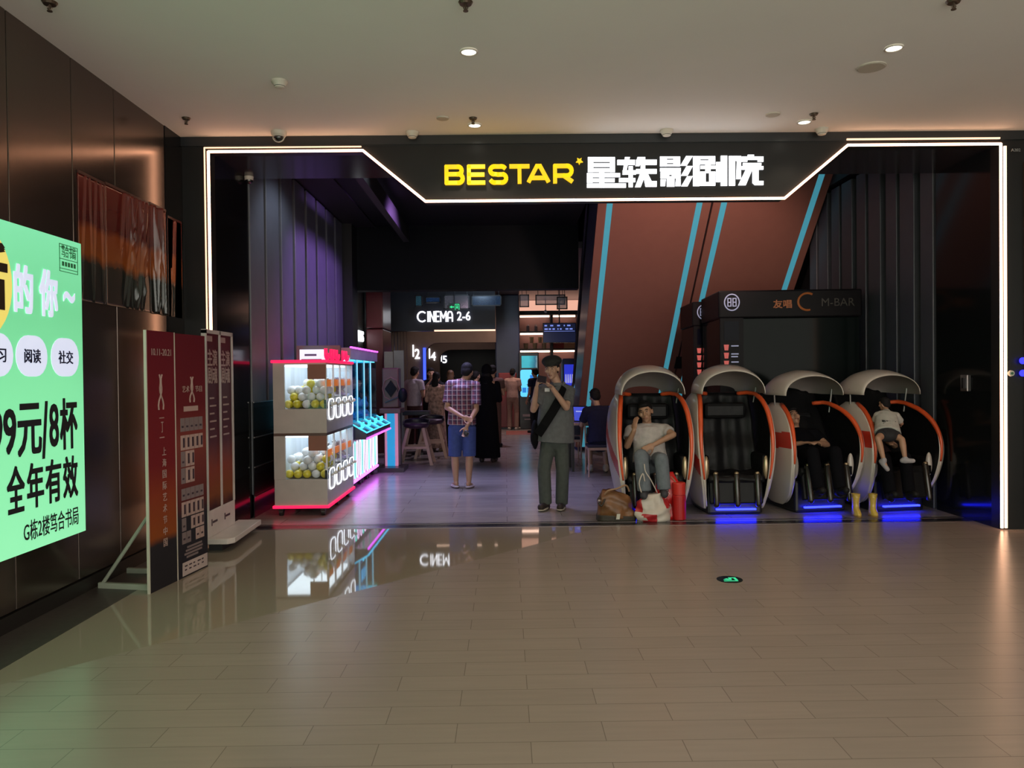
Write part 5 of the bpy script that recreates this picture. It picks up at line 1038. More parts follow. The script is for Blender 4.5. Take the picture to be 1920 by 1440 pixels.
    MB().slab(vf, 28, 14).build('visor', shell_w, t, smooth=True)
    vi = MB().grid(lambda u, v: V(vf(u, v, 0)) * 1.0 + V((0, 0, -.003)), 28, 14); vi.build('visor_lining', visor_in, t, smooth=True)
    for s in (-1, 1): MB().cyl((s * .33, .10, T - .12), (s * .355, .08, zb + .08), .010).build('visor_rod', chrome, t)
    if rec: MB().cyl((.385, -.20, .93), (.39, -.20, 1.03), .008).build('grab_handle', EM('blue_handle_light', (0.12, 0.12, 0.9), 0.5), t)
    t.location = loc; t.rotation_euler = (0, 0, rz); return t
CH = [P(1217, 800, 8.62).x, P(1363, 800, 8.62).x, P(1510, 800, 8.62).x, P(1662, 800, 8.62).x]
massage_chair('first massage chair from the left, a man in white shirt sitting in it', (CH[0], 8.62, 0), 0, 1.33, False)
massage_chair('second massage chair from the left, upright and empty, cream shell with orange trim', (CH[1], 8.62, 0), 0, 1.33, False)
massage_chair('third massage chair from the left, reclined, a dim figure lying in it', (CH[2] + .05, 8.70, 0), R(8), 1.20, True)
massage_chair('fourth massage chair, rightmost and reclined, carrying an adult and a child', (CH[3], 8.70, 0), R(8), 1.20, True)

# ================================================================== BAGS AND BOOTS ON THE FLOOR
brown_l = M('brown_bag_leather', (0.17, 0.075, 0.028), 0.42, bump=.5, scale=9, var=.35); dk_canvas = M('dark_bag_base', (0.035, 0.028, 0.02), 0.6)
def crumple(seed, s): 
    return lambda p: V(p) + V(noise.noise_vector(V(p) * s + V((seed, 0, 0)))) 
g = thing('travel_bag', 'slouching brown leather travel bag on the floor before the first massage chair', 'bag', (0, 0, 0)); q0 = FL(1119, 974); q1 = FL(1192, 975); yB = 7.98
c = V(((q0.x + q1.x) / 2 + .0, yB + .16, 0)); g.location = c; ORG[g.name] = c; W2 = (q1.x - q0.x) / 2
def bagfn(u, v, amp=.045, h=.31, d=.12):
    a = 2 * PI * u; z = h * v; sq = lambda q: math.copysign(abs(q) ** .6, q)
    w_ = W2 * (1 - .22 * v ** 2) ; dd = d * (1 - .55 * v ** 3)
    x = w_ * sq(math.cos(a)); y = dd * sq(math.sin(a)); nn = noise.noise_vector(V((x * 8, y * 8, z * 8))) * amp + noise.noise_vector(V((x * 19, y * 19, z * 15))) * amp * .35
    return c + V((x + nn.x * v, y + nn.y, z * (1 - .18 * (x / W2 + .4) ** 2) + abs(nn.z) * v))
MB().loft([[bagfn(i / 60, v) for i in range(60)] for v in [.10 + .9 * j / 20 for j in range(21)]]).build('bag_body', brown_l, g, smooth=True)
MB().loft([[bagfn(i / 60, v, .012) + (bagfn(i / 60, v, 0) - c).normalized() * .006 for i in range(60)] for v in (0, .04, .10, .16, .20)]).build('base_trim', dk_canvas, g, smooth=True)
MB().tube(curve([c + V((-.14, -.05, .24)), c + V((-.10, -.10, .32)), c + V((.0, -.08, .34)), c + V((.10, -.05, .37)), c + V((.14, -.02, .30))]), .010, 8).build('handle', M('tan_strap', (0.30, 0.18, 0.10), 0.5), g, smooth=True)
MB().tube(curve([c + V((-.17, -.06, .26)), c + V((-.20, -.10, .22)), c + V((-.17, -.13, .17)), c + V((-.13, -.12, .24))]), .009, 8).build('side_strap', dk_canvas, g, smooth=True)
MB().cyl(c + V((-.19, -.10, .22)), c + V((-.185, -.115, .205)), .02).build('buckle', steel, g)
MB().obox(c + V((-.0, -.16, .06)), V((.018, 0, 0)), V((0, .002, 0)), V((.004, 0, .028))).build('white_label', M('paper_label', (0.6, 0.58, 0.5), 0.6), g)
g = thing('plastic_bag', 'crumpled white and red plastic carrier bag between brown bag and red bag', 'bag', (0, 0, 0)); q0 = FL(1186, 975); q1 = FL(1258, 976); c = V(((q0.x + q1.x) / 2, 8.05, 0)); g.location = c; ORG[g.name] = c; W3 = (q1.x - q0.x) / 2
def pbf(u, v):
    a = 2 * PI * u; z = .27 * v; w_ = W3 * (.82 + .25 * math.sin(PI * v * .9)) * (1 - .35 * v ** 4); dd = .09 * (1 - .6 * v ** 3)
    x = w_ * math.cos(a) * (1 - .1 * v); y = dd * math.sin(a); p = V((x, y, z)); nn = noise.noise_vector(p * 11 + V((5, 0, 0))) * .035 + noise.noise_vector(p * 24) * .014
    return c + V((x + .03 * v, y, z)) + V((nn.x, nn.y, nn.z * v))
pb1 = M('thin_white_plastic', (0.56, 0.50, 0.44), 0.35, var=.06, scale=10); pb2 = M('thin_red_plastic', (0.42, 0.02, 0.025), 0.35)
mb = MB(); rings = [[pbf(i / 40, v) for i in range(40)] for v in [j / 16 for j in range(17)]]; mb.loft(rings)
n = 0
for j in range(16):
    for i in range(40):
        u = (i + .5) / 40; v = (j + .5) / 16; a = (u - .75) * 2 * PI
        if (v < .30 and -.75 < math.sin(a) < .12 and math.cos(a) > 0 and noise.noise(V((i * .3, j * .4, 2))) > -.25) or (math.cos(a) > -.2 and math.sin(a) > .62 and v > .5) or (math.cos(a) > -.2 and math.sin(a) < -.72 and v > .35): mb.m[j * 40 + i] = 1
mb.build('bag_body', [pb1, pb2], g, smooth=True)
MB().tube(curve([c + V((-.10, -.03, .26)), c + V((-.14, -.04, .40)), c + V((-.10, -.03, .50)), c + V((-.08, -.03, .42))]), .007, 6).build('loop_handle', pb1, g, smooth=True)
MB().tube(curve([c + V((.05, -.03, .30)), c + V((-.02, -.04, .44)), c + V((-.07, -.03, .52)), c + V((-.08, -.01, .60))]), .006, 6).build('loop_handle', pb1, g, smooth=True)
g = thing('red_carrier_bag', 'red shop bag with white print leaning beside the red bottle', 'bag', (0, 0, 0)); q = FL(1252, 968); c = V((q.x - .035, 8.15, 0)); g.location = c; ORG[g.name] = c
def rbf(u, v):
    a = 2 * PI * u; z = .50 * v; w_ = .19 - .13 * v ** 2; dd = .045 - .03 * v; p = V((w_ * math.cos(a) + .01 * v, dd * math.sin(a), z)); nn = noise.noise_vector(p * 10 + V((9, 3, 0))) * .03
    return c + p + V((nn.x, nn.y, nn.z * v * .5))
MB().loft([[rbf(i / 30, v) for i in range(30)] for v in [j / 14 for j in range(15)]]).build('bag_body', M('glossy_red_film', (0.50, 0.012, 0.012), 0.3), g, smooth=True)
mb = MB().text('超市', c + V((-.07, -.105, .20)), V((.75, 0, .66)), V((-.66, 0, .75)), .12, .07, .004); mb.text('欢迎', c + V((-.10, -.105, .12)), V((1, 0, .1)), V((-.1, 0, 1)), .12, .05, .004); mb.build('white_print', M('white_bag_print', (0.55, 0.45, 0.42), 0.5), g)
MB().tube(curve([c + V((.03, -.01, .46)), c + V((.08, -.03, .40)), c + V((.12, -.03, .30))]), .008, 6).build('strap', M('tan_strap', (0.30, 0.18, 0.10), 0.5), g)
q = FL(1271, 972); b = thing('red_bottle', 'tall red drink container standing right of the bags', 'bottle', (q.x, 8.10, 0)); c = V((q.x, 8.10, 0)); rb = M('satin_red', (0.46, 0.012, 0.012), 0.38)
n = 24; rg = lambda r, z: [c + V((r * math.cos(2 * PI * i / n), r * math.sin(2 * PI * i / n), z)) for i in range(n)]
MB().loft([rg(.066, 0), rg(.072, .01), rg(.072, .25), rg(.066, .265)]).build('body', rb, b, smooth=False); MB().loft([rg(.068, .268), rg(.068, .385), rg(.062, .395)]).build('cap', M('satin_red_cap', (0.60, 0.03, 0.02), 0.4), b)
boot = M('yellow_rubber', (0.62, 0.42, 0.07), 0.32, coat=.4)
for px, tilt, lab in ((1606, 0, 'left of the two small yellow boots before the fourth massage chair'), (1637, .012, 'right of the two small yellow boots before the fourth massage chair')):
    q = FL(px, 968); t = thing('yellow_boot', lab, 'boot', (q.x, q.y + .02, 0), 'pair of small yellow boots'); c = V((q.x, q.y + .02, 0)); n = 18
    rg = lambda rx, ry, z, dy=0: [c + V((rx * math.cos(2 * PI * i / n) + tilt * z * 3, dy + ry * math.sin(2 * PI * i / n), z)) for i in range(n)]
    MB().loft([rg(.040, .075, 0.012, -.02), rg(.042, .078, .03, -.02), rg(.040, .06, .06, -.008), rg(.036, .042, .085), rg(.037, .040, .14), rg(.043, .045, .20), rg(.044, .046, .235), rg(.038, .040, .235), rg(.036, .038, .17)]).build('boot_body', boot, t, smooth=True)
    MB().loft([rg(.042, .079, 0, -.02), rg(.043, .080, .014, -.02)]).build('sole', M('boot_sole', (0.30, 0.17, 0.04), 0.5), t); MB().loft([rg(.0455, .0475, .222), rg(.0455, .0475, .238)], cap=False).build('rim', boot, t)

# ================================================================== PEOPLE
def skin(n, c): return M('skin_' + n, c, 0.5, var=.05, scale=12)
SK = skin('tan', (0.42, 0.235, 0.15)); SKL = skin('light', (0.50, 0.30, 0.21)); HAIR = M('black_hair', (0.008, 0.007, 0.008), 0.75, spec=.25, bump=.5, scale=60, stretch=(1, 1, .2)); HAIRB = M('brown_hair', (0.10, 0.05, 0.022), 0.5, bump=.5, scale=60, stretch=(1, 1, .2))
def fabric(n, c, r=.85): return M(n, c, r, var=.10, scale=22, bump=.25, spec=.15)
def unit(v): return V(v).normalized()
def head(mb, c, f, u, s, ears=True):
    """skull, jaw, nose, ears, brow, lips"""
    r = f.cross(u).normalized(); H = lambda a, b, d: c + r * a * s + f * b * s + u * d * s
    mb.ell(H(0, -.008, .025), r * .074 * s, f * .093 * s, u * .092 * s, 16, 12)
    mb.ell(H(0, .018, -.055), r * .054 * s, f * .064 * s, u * .062 * s, 14, 10); mb.ell(H(0, .058, -.096), r * .026 * s, f * .022 * s, u * .020 * s, 10, 8)
    mb.cap(H(0, .088, .012), H(0, .104, -.026), .009 * s, .015 * s, 8); mb.ell(H(0, .076, .036), r * .05 * s, f * .014 * s, u * .012 * s, 10, 8); mb.ell(H(0, .080, -.060), r * .024 * s, f * .012 * s, u * .009 * s, 10, 8)
    for q in (-1, 1):
        mb.ell(H(q * .042, .060, -.018), r * .026 * s, f * .024 * s, u * .026 * s, 10, 8)
        if ears: mb.ell(H(q * .077, -.006, -.008), r * .012 * s, f * .022 * s, u * .034 * s, 10, 8)
def hand(mb, w_, d, pn, s, curl=.5, spread=.10):
    """palm, four unequal bent fingers and a side thumb; d: direction of the fingers, pn: palm normal; thumb on d x pn side"""
    d = unit(d); pn = unit(pn - d * pn.dot(d)); sd = d.cross(pn); c = w_ + d * .048 * s
    mb.ell(c, sd * .040 * s, pn * .017 * s, d * .052 * s, 12, 8)
    for k, (o, L_) in enumerate(((-.030, .062), (-.010, .074), (.010, .079), (.029, .071))):
        b = w_ + d * .088 * s + sd * o * s; dd = unit(d + sd * o * spread * 10); p = b
        for j, (fr, r0, r1) in enumerate(((.45, .0095, .009), (.32, .009, .008), (.23, .008, .007))):
            a = curl * (.5 + j * .9); e = dd * math.cos(a) + pn * math.sin(a); q = p + e * L_ * fr * s; mb.cap(p, q, r0 * s, r1 * s, 8); p = q
    p = w_ + d * .025 * s + sd * .030 * s
    for j, (L_, r0, r1) in enumerate(((.042, .013, .011), (.032, .011, .009), (.024, .0095, .008))):
        e = unit(d * .75 + sd * (.75 - .35 * j) + pn * (.25 + curl * .5 + .2 * j)); q = p + e * L_ * s; mb.cap(p, q, r0 * s, r1 * s, 8); p = q
def ering(c, r, f, a, b, n=20): return [c + r * a * math.cos(2 * PI * i / n) + f * b * math.sin(2 * PI * i / n) for i in range(n)]
def person(label, base, J, sk, s=1.0, vox=.012, group=None, hands=True, top=None, legs=None, shoes=None, hair=None, cat='person', curl=.5, palm=None, hem=None, sleeve=.6, pant=1.0, loose=1.0, dress=None, ploose=None):
    """J holds joints in world space. top/legs/shoes/hair are materials"""
    t = thing('person', label, cat, base, group)
    f = unit(J['F']); hf = unit(J.get('HF', f)); hu = J.get('HU', Z3); hu = unit(hu - hf * hu.dot(hf)); sh = unit(J['sL'] - J['sR']); r = sh
    pv, ch, nk, hd = J['pv'], J['ch'], J['nk'], J['hd']; tu = unit(nk - pv); tf = unit(f - tu * f.dot(tu)); side = unit(sh - tu * sh.dot(tu))
    mb = MB(); head(mb, hd, hf, hu, s); mb.cap(nk - tu * .02, hd - hu * .06 * s - hf * .015 * s, .054 * s, .050 * s)
    mb.ell(ch, side * .165 * s, tf * .105 * s, tu * .19 * s); mb.ell(pv + (ch - pv) * .45, side * .142 * s, tf * .10 * s, tu * .16 * s); mb.ell(pv, side * .160 * s, tf * .115 * s, tu * .12 * s)
    mb.cap(J['sL'] - side * .02, J['sR'] + side * .02, .058 * s, .058 * s); mb.cap(nk, J['sL'], .045 * s, .05 * s); mb.cap(nk, J['sR'], .045 * s, .05 * s)
    for q in 'LR':
        mb.cap(J['s' + q], J['e' + q], .049 * s, .039 * s); mb.cap(J['e' + q], J['w' + q], .040 * s, .026 * s)
        mb.cap(J['h' + q], J['k' + q], .082 * s, .054 * s); mb.cap(J['k' + q], J['k' + q] + (J['a' + q] - J['k' + q]) * .35, .053 * s, .056 * s); mb.cap(J['k' + q] + (J['a' + q] - J['k' + q]) * .35, J['a' + q], .055 * s, .034 * s)
        d = J['t' + q] - J['a' + q]; mb.cap(J['a' + q] - unit(d) * .03 * s - V((0, 0, .025 * s)), J['t' + q], .034 * s, .026 * s)
        if hands:
            hdv = J.get('d' + q, J['w' + q] - J['e' + q]); pn = J.get('p' + q, (palm or tf)); hand(mb, J['w' + q], hdv, V(pn), s, J.get('c' + q, curl))
        else: mb.ell(J['w' + q] + unit(J['w' + q] - J['e' + q]) * .06 * s, side * .03 * s, tf * .03 * s, tu * .06 * s)
    mb.fused('body', sk, t, vox, 3)
    L = loose
    if top is not None:
        m = MB(); hz = hem if hem is not None else .06; bt = pv - tu * hz
        m.loft([ering(bt, side, tf, .185 * s * L, .135 * s * L), ering(pv + tu * .05, side, tf, .178 * s * L, .130 * s * L), ering(pv + (ch - pv) * .5, side, tf, .168 * s * L, .122 * s * L), ering(ch, side, tf, .185 * s, .125 * s), ering(ch + tu * .12 * s, side, tf, .178 * s, .112 * s), ering(nk + tu * .0, side, tf, .085 * s, .075 * s), ering(nk + tu * .03, side, tf, .066 * s, .066 * s)])
        m.cap(J['sL'], J['sR'], .074 * s, .074 * s)
        for q in 'LR':
            a, b = J['s' + q], J['e' + q]; m.cap(a, a + (b - a) * .2, .074 * s, .068 * s); m.cap(nk - tu * .01, a, .056 * s, .070 * s); e = a + (b - a) * min(1, sleeve)
            m.cyl(a, e, .070 * s, (.068 if sleeve < 1 else .05) * s * (1 + .25 * (L - 1) * 2))
            if sleeve > 1: m.cap(b, b, .05 * s, .05 * s); m.cyl(b, b + (J['w' + q] - b) * (sleeve - 1), .05 * s, .042 * s)
        m.fused('shirt', top, t, vox * .9, 3)
    if dress is not None:
        m = MB(); fl = min(J['aL'].z, J['aR'].z); c2 = (J['aL'] + J['aR']) / 2
        m.loft([ering(V((c2.x, c2.y, fl + .01)), side, tf, .24 * s, .19 * s), ering(V(((c2.x + pv.x) / 2, (c2.y + pv.y) / 2, (fl + pv.z) / 2)), side, tf, .215 * s, .165 * s), ering(pv, side, tf, .19 * s, .14 * s), ering(pv + (ch - pv) * .5, side, tf, .165 * s, .12 * s), ering(ch, side, tf, .185 * s, .125 * s), ering(ch + tu * .13 * s, side, tf, .175 * s, .11 * s), ering(nk + tu * .03, side, tf, .066 * s, .066 * s)])
        for q in 'LR':
            a, b = J['s' + q], J['e' + q]; m.cap(a, b, .066 * s, .056 * s); m.cyl(b, b + (J['w' + q] - b) * .9, .056 * s, .055 * s)
        m.fused('dress', dress, t, vox, 3)
    if legs is not None:
        PL = ploose or L
        m = MB(); m.ell(pv - tu * .11 * s, side * .15 * s, tf * .12 * s, tu * .10 * s); m.loft([ering(pv - tu * .10 * s, side, tf, .165 * s, .125 * s), ering(pv, side, tf, .172 * s, .127 * s), ering(pv + tu * .09 * s, side, tf, .158 * s, .118 * s)])
        for q in 'LR':
            h, k_, a = J['h' + q], J['k' + q], J['a' + q]; m.cap(h, h + (k_ - h) * .3, .096 * s, .090 * s)
            if pant <= .5: m.cyl(h, h + (k_ - h) * pant * 2, .094 * s * PL, .084 * s * PL)
            else: m.cap(h, k_, .094 * s, .072 * s * PL); m.cyl(k_, k_ + (a - k_) * (pant - .5) * 2, .071 * s * PL, .068 * s * PL)
        m.fused('trousers', legs, t, vox * .9, 3)
    if shoes is not None:
        for q in 'LR':
            a, b = J['a' + q], J['t' + q]; d = unit(V((b.x - a.x, b.y - a.y, 0)) if abs(b.z - a.z) < .12 else b - a); u2 = Z3 if abs(b.z - a.z) < .12 else unit(a - J['k' + q]) * -1
            m = MB(); z0 = a - u2 * .035 * s if abs(b.z - a.z) < .12 else a
            m.cap(z0 - d * .04 * s, b, .046 * s, .040 * s, 14); m.cap(a, z0, .05 * s, .05 * s)
            m.fused('shoe', shoes, t, .009, 2)
    if hair is not None:
        hm, kind = hair; m = MB(); rr = hf.cross(hu).normalized(); H = lambda a, b, d: hd + rr * a * s + hf * b * s + hu * d * s
        m.ell(H(0, -.022, .048), rr * .083 * s, hf * .090 * s, hu * .084 * s, 18, 12); m.ell(H(0, -.055, -.005), rr * .076 * s, hf * .056 * s, hu * .078 * s, 16, 10)
        for q in (-1, 1): m.ell(H(q * .068, -.020, .015), rr * .018 * s, hf * .04 * s, hu * .045 * s, 10, 8)
        m.ell(H(0, .055, .085), rr * .062 * s, hf * .035 * s, hu * .026 * s, 12, 8)
        if kind == 'long':
            m.ell(H(0, -.075, -.12), rr * .085 * s, hf * .045 * s, hu * .17 * s, 16, 10)
        if kind == 'bob': m.ell(H(0, -.055, -.06), rr * .09 * s, hf * .06 * s, hu * .10 * s, 16, 10)
        if kind == 'bun': m.ell(H(0, -.09, .09), rr * .04 * s, hf * .04 * s, hu * .04 * s, 12, 8)
        m.fused('hair', hm, t, .009, 2)
    return t, hd, hf, hu
def face(t, hd, hf, hu, s, brow=HAIR):
    r = hf.cross(hu).normalized(); H = lambda a, b, d: hd + r * a * s + hf * b * s + hu * d * s
    for q in (-1, 1):
        MB().ell(H(q * .031, .076, .012), r * .0115 * s, hf * .007 * s, hu * .0042 * s, 10, 8).build('eye', M('eye_white', (0.30, 0.25, 0.23), 0.3), t, smooth=True)
        MB().ell(H(q * .031, .082, .012), r * .005 * s, hf * .004 * s, hu * .0055 * s, 8, 6).build('iris', M('dark_iris', (0.012, 0.008, 0.006), 0.15), t, smooth=True)
        MB().tube([H(q * .016, .090, .033), H(q * .032, .088, .038), H(q * .048, .078, .032)], .004 * s, 6).build('eyebrow', brow, t, smooth=True)
    MB().tube([H(-.022, .084, -.062), H(-.008, .093, -.058), H(.008, .093, -.058), H(.022, .084, -.062)], .0045 * s, 6).build('lips', M('lips', (0.30, 0.10, 0.08), 0.4), t, smooth=True)
def jn(Y0):                                                              # measured joints: photo pixel plus depth offset
    return lambda px, py, dy=0.0: P(px, py, Y0 + dy)

# ---- man in the flat cap photographing, front middle
j = jn(8.82); b0 = FL(1037, 955)
J = dict(F=V((-.22, -1, 0)), HF=V((-.38, -.90, -.20)), hd=j(1035, 691, -.03), nk=j(1047, 722, .02), ch=j(1043, 750, .02), pv=j(1041, 812, .03), sL=j(1067, 734, .0), sR=j(1017, 732, .02), eL=j(1062, 764, -.17), wL=j(1035, 727, -.30), eR=j(1000, 768, -.10), wR=j(1006, 727, -.28),
         hL=j(1051, 822, .03), hR=j(1030, 822, .03), kL=j(1055, 880, -.01), kR=j(1020, 880, -.02), aL=j(1053, 944, .05), aR=j(1023, 944, .02), tL=j(1050, 951, -.14), tR=j(1014, 951, -.16), dL=V((-.75, -.25, .60)), dR=V((.20, -.2, 1)), pL=V((-.4, -.3, -.4)), pR=V((.9, .2, 0)), cL=.55, cR=.75)
grey_sh = fabric('grey_shirt_cloth', (0.135, 0.14, 0.145)); olive = fabric('grey_green_trousers', (0.075, 0.085, 0.078)); 
t, hd, hf, hu = person('person in black flat cap and loose grey shirt photographing with a phone', (b0.x, b0.y, 0), J, SKL, 1.0, .0075, top=grey_sh, legs=olive, shoes=fabric('dark_brown_shoe', (0.035, 0.026, 0.022), .5), hair=(HAIR, 'short'), hem=.10, loose=1.22, sleeve=.72, ploose=1.08)
face(t, hd, hf, hu, 1.0); r = hf.cross(hu).normalized(); H = lambda a, b, d: hd + r * a + hf * b + hu * d
m = MB().ell(H(0, -.01, .085), r * .116, hf * .126, hu * .066, 20, 12).ell(H(0, .085, .058), r * .068, hf * .055, hu * .016, 16, 8); m.fused('cap', M('black_cap_wool', (0.012, 0.013, 0.012), .8, bump=.4, scale=80), t, .008, 2)
for q in 'LR':
    a, b = J['a' + q], J['t' + q]; d = unit(V((b.x - a.x, b.y - a.y, 0))); c = V(((a.x + b.x) / 2 - d.x * .0, (a.y + b.y) / 2, .018)); MB().ell(c, d * .15, d.cross(Z3) * .052, Z3 * .018, 18, 8).build('shoe_sole', M('pale_sole', (0.42, 0.38, 0.32), .6), t, smooth=True)
tu = unit(J['nk'] - J['pv']); fr = unit(J['F'])
MB().tube([J['nk'] + V((.05, .03, .03)), J['nk'] + V((.062, -.03, .02)), J['nk'] + V((.03, -.07, -.02))], .018, 8).tube([J['nk'] + V((-.05, .03, .03)), J['nk'] + V((-.065, -.03, .02)), J['nk'] + V((-.02, -.075, -.02))], .018, 8).build('collar', grey_sh, t, smooth=True)
# strap from his left shoulder down to the bag at his right hip: a thing he carries
sb = thing('shoulder_bag', 'black shoulder bag with a wide strap worn across by the capped person', 'bag', tuple(j(1000, 815, .0)))
st_pts = [j(1063, 727, .08), j(1060, 727, -.05), j(1050, 748, -.155), j(1036, 772, -.185), j(1020, 797, -.185), j(1008, 815, -.13)]
sv = V((-.55, 0, -.83)); wd = V((.83, 0, -.55)) * -1
ring = []
for p in st_pts: ring.append([p + V((.042, 0, -.03)), p + V((.042, -.010, -.03)), p + V((-.042, -.010, .03)), p + V((-.042, 0, .03))])
MB().loft(ring).build('strap', M('black_canvas', (0.006, 0.006, 0.007), .85, spec=.1), sb)
c = j(1003, 815, .02); MB().ell(c, X3 * .045, Y3 * .12, Z3 * .17, 18, 12).build('bag_body', MATS['black_canvas'], sb, smooth=True); MB().ell(c + V((-.01, -.05, -.03)), X3 * .045, Y3 * .08, Z3 * .10, 14, 10).build('front_pocket', MATS['black_canvas'], sb, smooth=True)
ph = thing('phone', 'dark phone held sideways by the capped person', 'phone', tuple(j(1015, 712, -.36))); c = j(1016, 711, -.37); d1 = V((.62, -.75, -.12)).normalized(); d3 = V((.12, .1, 1)).normalized(); d2 = d1.cross(d3)
MB().obox(c, d1 * .072, d2 * .005, d3 * .037).build('body', M('phone_body', (0.03, 0.03, 0.035), .2), ph, bevel=.004); MB().cyl(c - d1 * .05 + d3 * .018 + d2 * -.005, c - d1 * .05 + d3 * .018 + d2 * -.008, .011).cyl(c - d1 * .05 - d3 * .012 + d2 * -.005, c - d1 * .05 - d3 * .012 + d2 * -.008, .011).build('lenses', M('lens_black', (0.005, 0.005, 0.006), .05), ph)
bd = thing('badge', 'small white badge hanging on the chest of the capped person', 'badge', tuple(j(1027, 730, -.16))); c = j(1026, 731, -.20); MB().obox(c, X3 * .028, Y3 * .002, Z3 * .02).build('card', M('badge_card', (0.6, 0.6, 0.6), .4), bd); MB().tube([c + V((0, 0, .02)), J['nk'] + V((-.03, -.08, -.01))], .003, 6).build('cord', MATS['black_canvas'], bd)

# ---- person in plaid seen from behind, hands clasped at the back
def plaid():
    m = bpy.data.materials.new('plaid_cloth'); m.use_nodes = True; nt = m.node_tree; b = nt.nodes['Principled BSDF']; L = nt.links.new; N = nt.nodes.new; tc = N('ShaderNodeTexCoord'); b.inputs['Roughness'].default_value = .85
    sp = N('ShaderNodeSeparateXYZ'); L(tc.outputs['Object'], sp.inputs[0])
    def band(ax, freq, ph, thr):
        a = N('ShaderNodeMath'); a.operation = 'MULTIPLY_ADD'; a.inputs[1].default_value = freq; a.inputs[2].default_value = ph; L(sp.outputs[ax], a.inputs[0])
        fr = N('ShaderNodeMath'); fr.operation = 'FRACT'; L(a.outputs[0], fr.inputs[0]); g = N('ShaderNodeMath'); g.operation = 'LESS_THAN'; g.inputs[1].default_value = thr; L(fr.outputs[0], g.inputs[0]); return g
    cur = None; base = (0.19, 0.045, 0.07, 1)
    for ax, freq, ph, thr, col, fac in (('X', 15, .1, .5, (0.035, 0.03, 0.07, 1), .7), ('Z', 15, .3, .5, (0.035, 0.03, 0.07, 1), .6), ('X', 15, .72, .17, (0.50, 0.42, 0.44, 1), .75), ('Z', 15, .85, .13, (0.50, 0.42, 0.44, 1), .65)):
        g = band(ax, freq, ph, thr); k = N('ShaderNodeMath'); k.operation = 'MULTIPLY'; k.inputs[1].default_value = fac; L(g.outputs[0], k.inputs[0]); mx = N('ShaderNodeMix'); mx.data_type = 'RGBA'; L(k.outputs[0], mx.inputs[0])
        if cur is None: mx.inputs[6].default_value = base
        else: L(cur, mx.inputs[6])
        mx.inputs[7].default_value = col; cur = mx.outputs[2]
    L(cur, b.inputs['Base Color']); return m
j = jn(10.56); b0 = FL(866, 914)
J = dict(F=V((.12, 1, 0)), HF=V((.25, .9, -.25)), hd=j(876, 697, .06), nk=j(868, 715, .02), ch=j(866, 742, .0), pv=j(866, 792, .03), sL=j(844, 722, .0), sR=j(892, 724, .0), eL=j(838, 764, -.06), wL=j(868, 782, -.19), eR=j(893, 768, -.10), wR=j(875, 800, -.22),
         hL=j(854, 800, .03), hR=j(879, 800, .03), kL=j(853, 855, .05), kR=j(880, 855, .02), aL=j(855, 904, .03), aR=j(879, 905, -.02), tL=j(850, 908, .20), tR=j(886, 910, .16), dL=V((.9, -.1, -.3)), dR=V((-.25, -.1, -1)), pL=V((0, -1, .1)), pR=V((-.1, -1, 0)), cL=.5, cR=.5)
t, hd, hf, hu = person('person in red plaid shirt and blue shorts, hands clasped behind the back', (b0.x, b0.y, 0), J, SK, .97, .008, top=plaid(), legs=fabric('blue_denim', (0.055, 0.085, 0.26)), hair=(HAIR, 'short'), hem=.03, loose=1.12, sleeve=.80, pant=.5)
for q in 'LR':
    a, b = J['a' + q], J['t' + q]; d = unit(V((b.x - a.x, b.y - a.y, 0))); c = V(((a.x + b.x) / 2 - d.x * .03, (a.y + b.y) / 2 - .04, .022)); MB().ell(c, d * .145, d.cross(Z3) * .055, Z3 * .022, 18, 8).build('slipper', M('pale_slipper', (0.50, 0.42, 0.46), .5), t, smooth=True)
c = j(874, 812, -.26); k = thing('sunglasses_case', 'small dark pouch held behind the back of the plaid shirted person', 'pouch', tuple(c)); MB().ell(c, X3 * .035, Y3 * .02, Z3 * .04, 14, 10).build('pouch', M('pouch_dark', (0.03, 0.03, 0.035), .4), k, smooth=True); MB().tube([c + V((0, -.015, .03)), c + V((.04, -.02, .0)), c + V((.02, -.015, -.05)), c + V((-.02, -.015, -.04))], .005, 6).build('cord', M('pouch_cord', (0.10, 0.09, 0.09), .5), k)

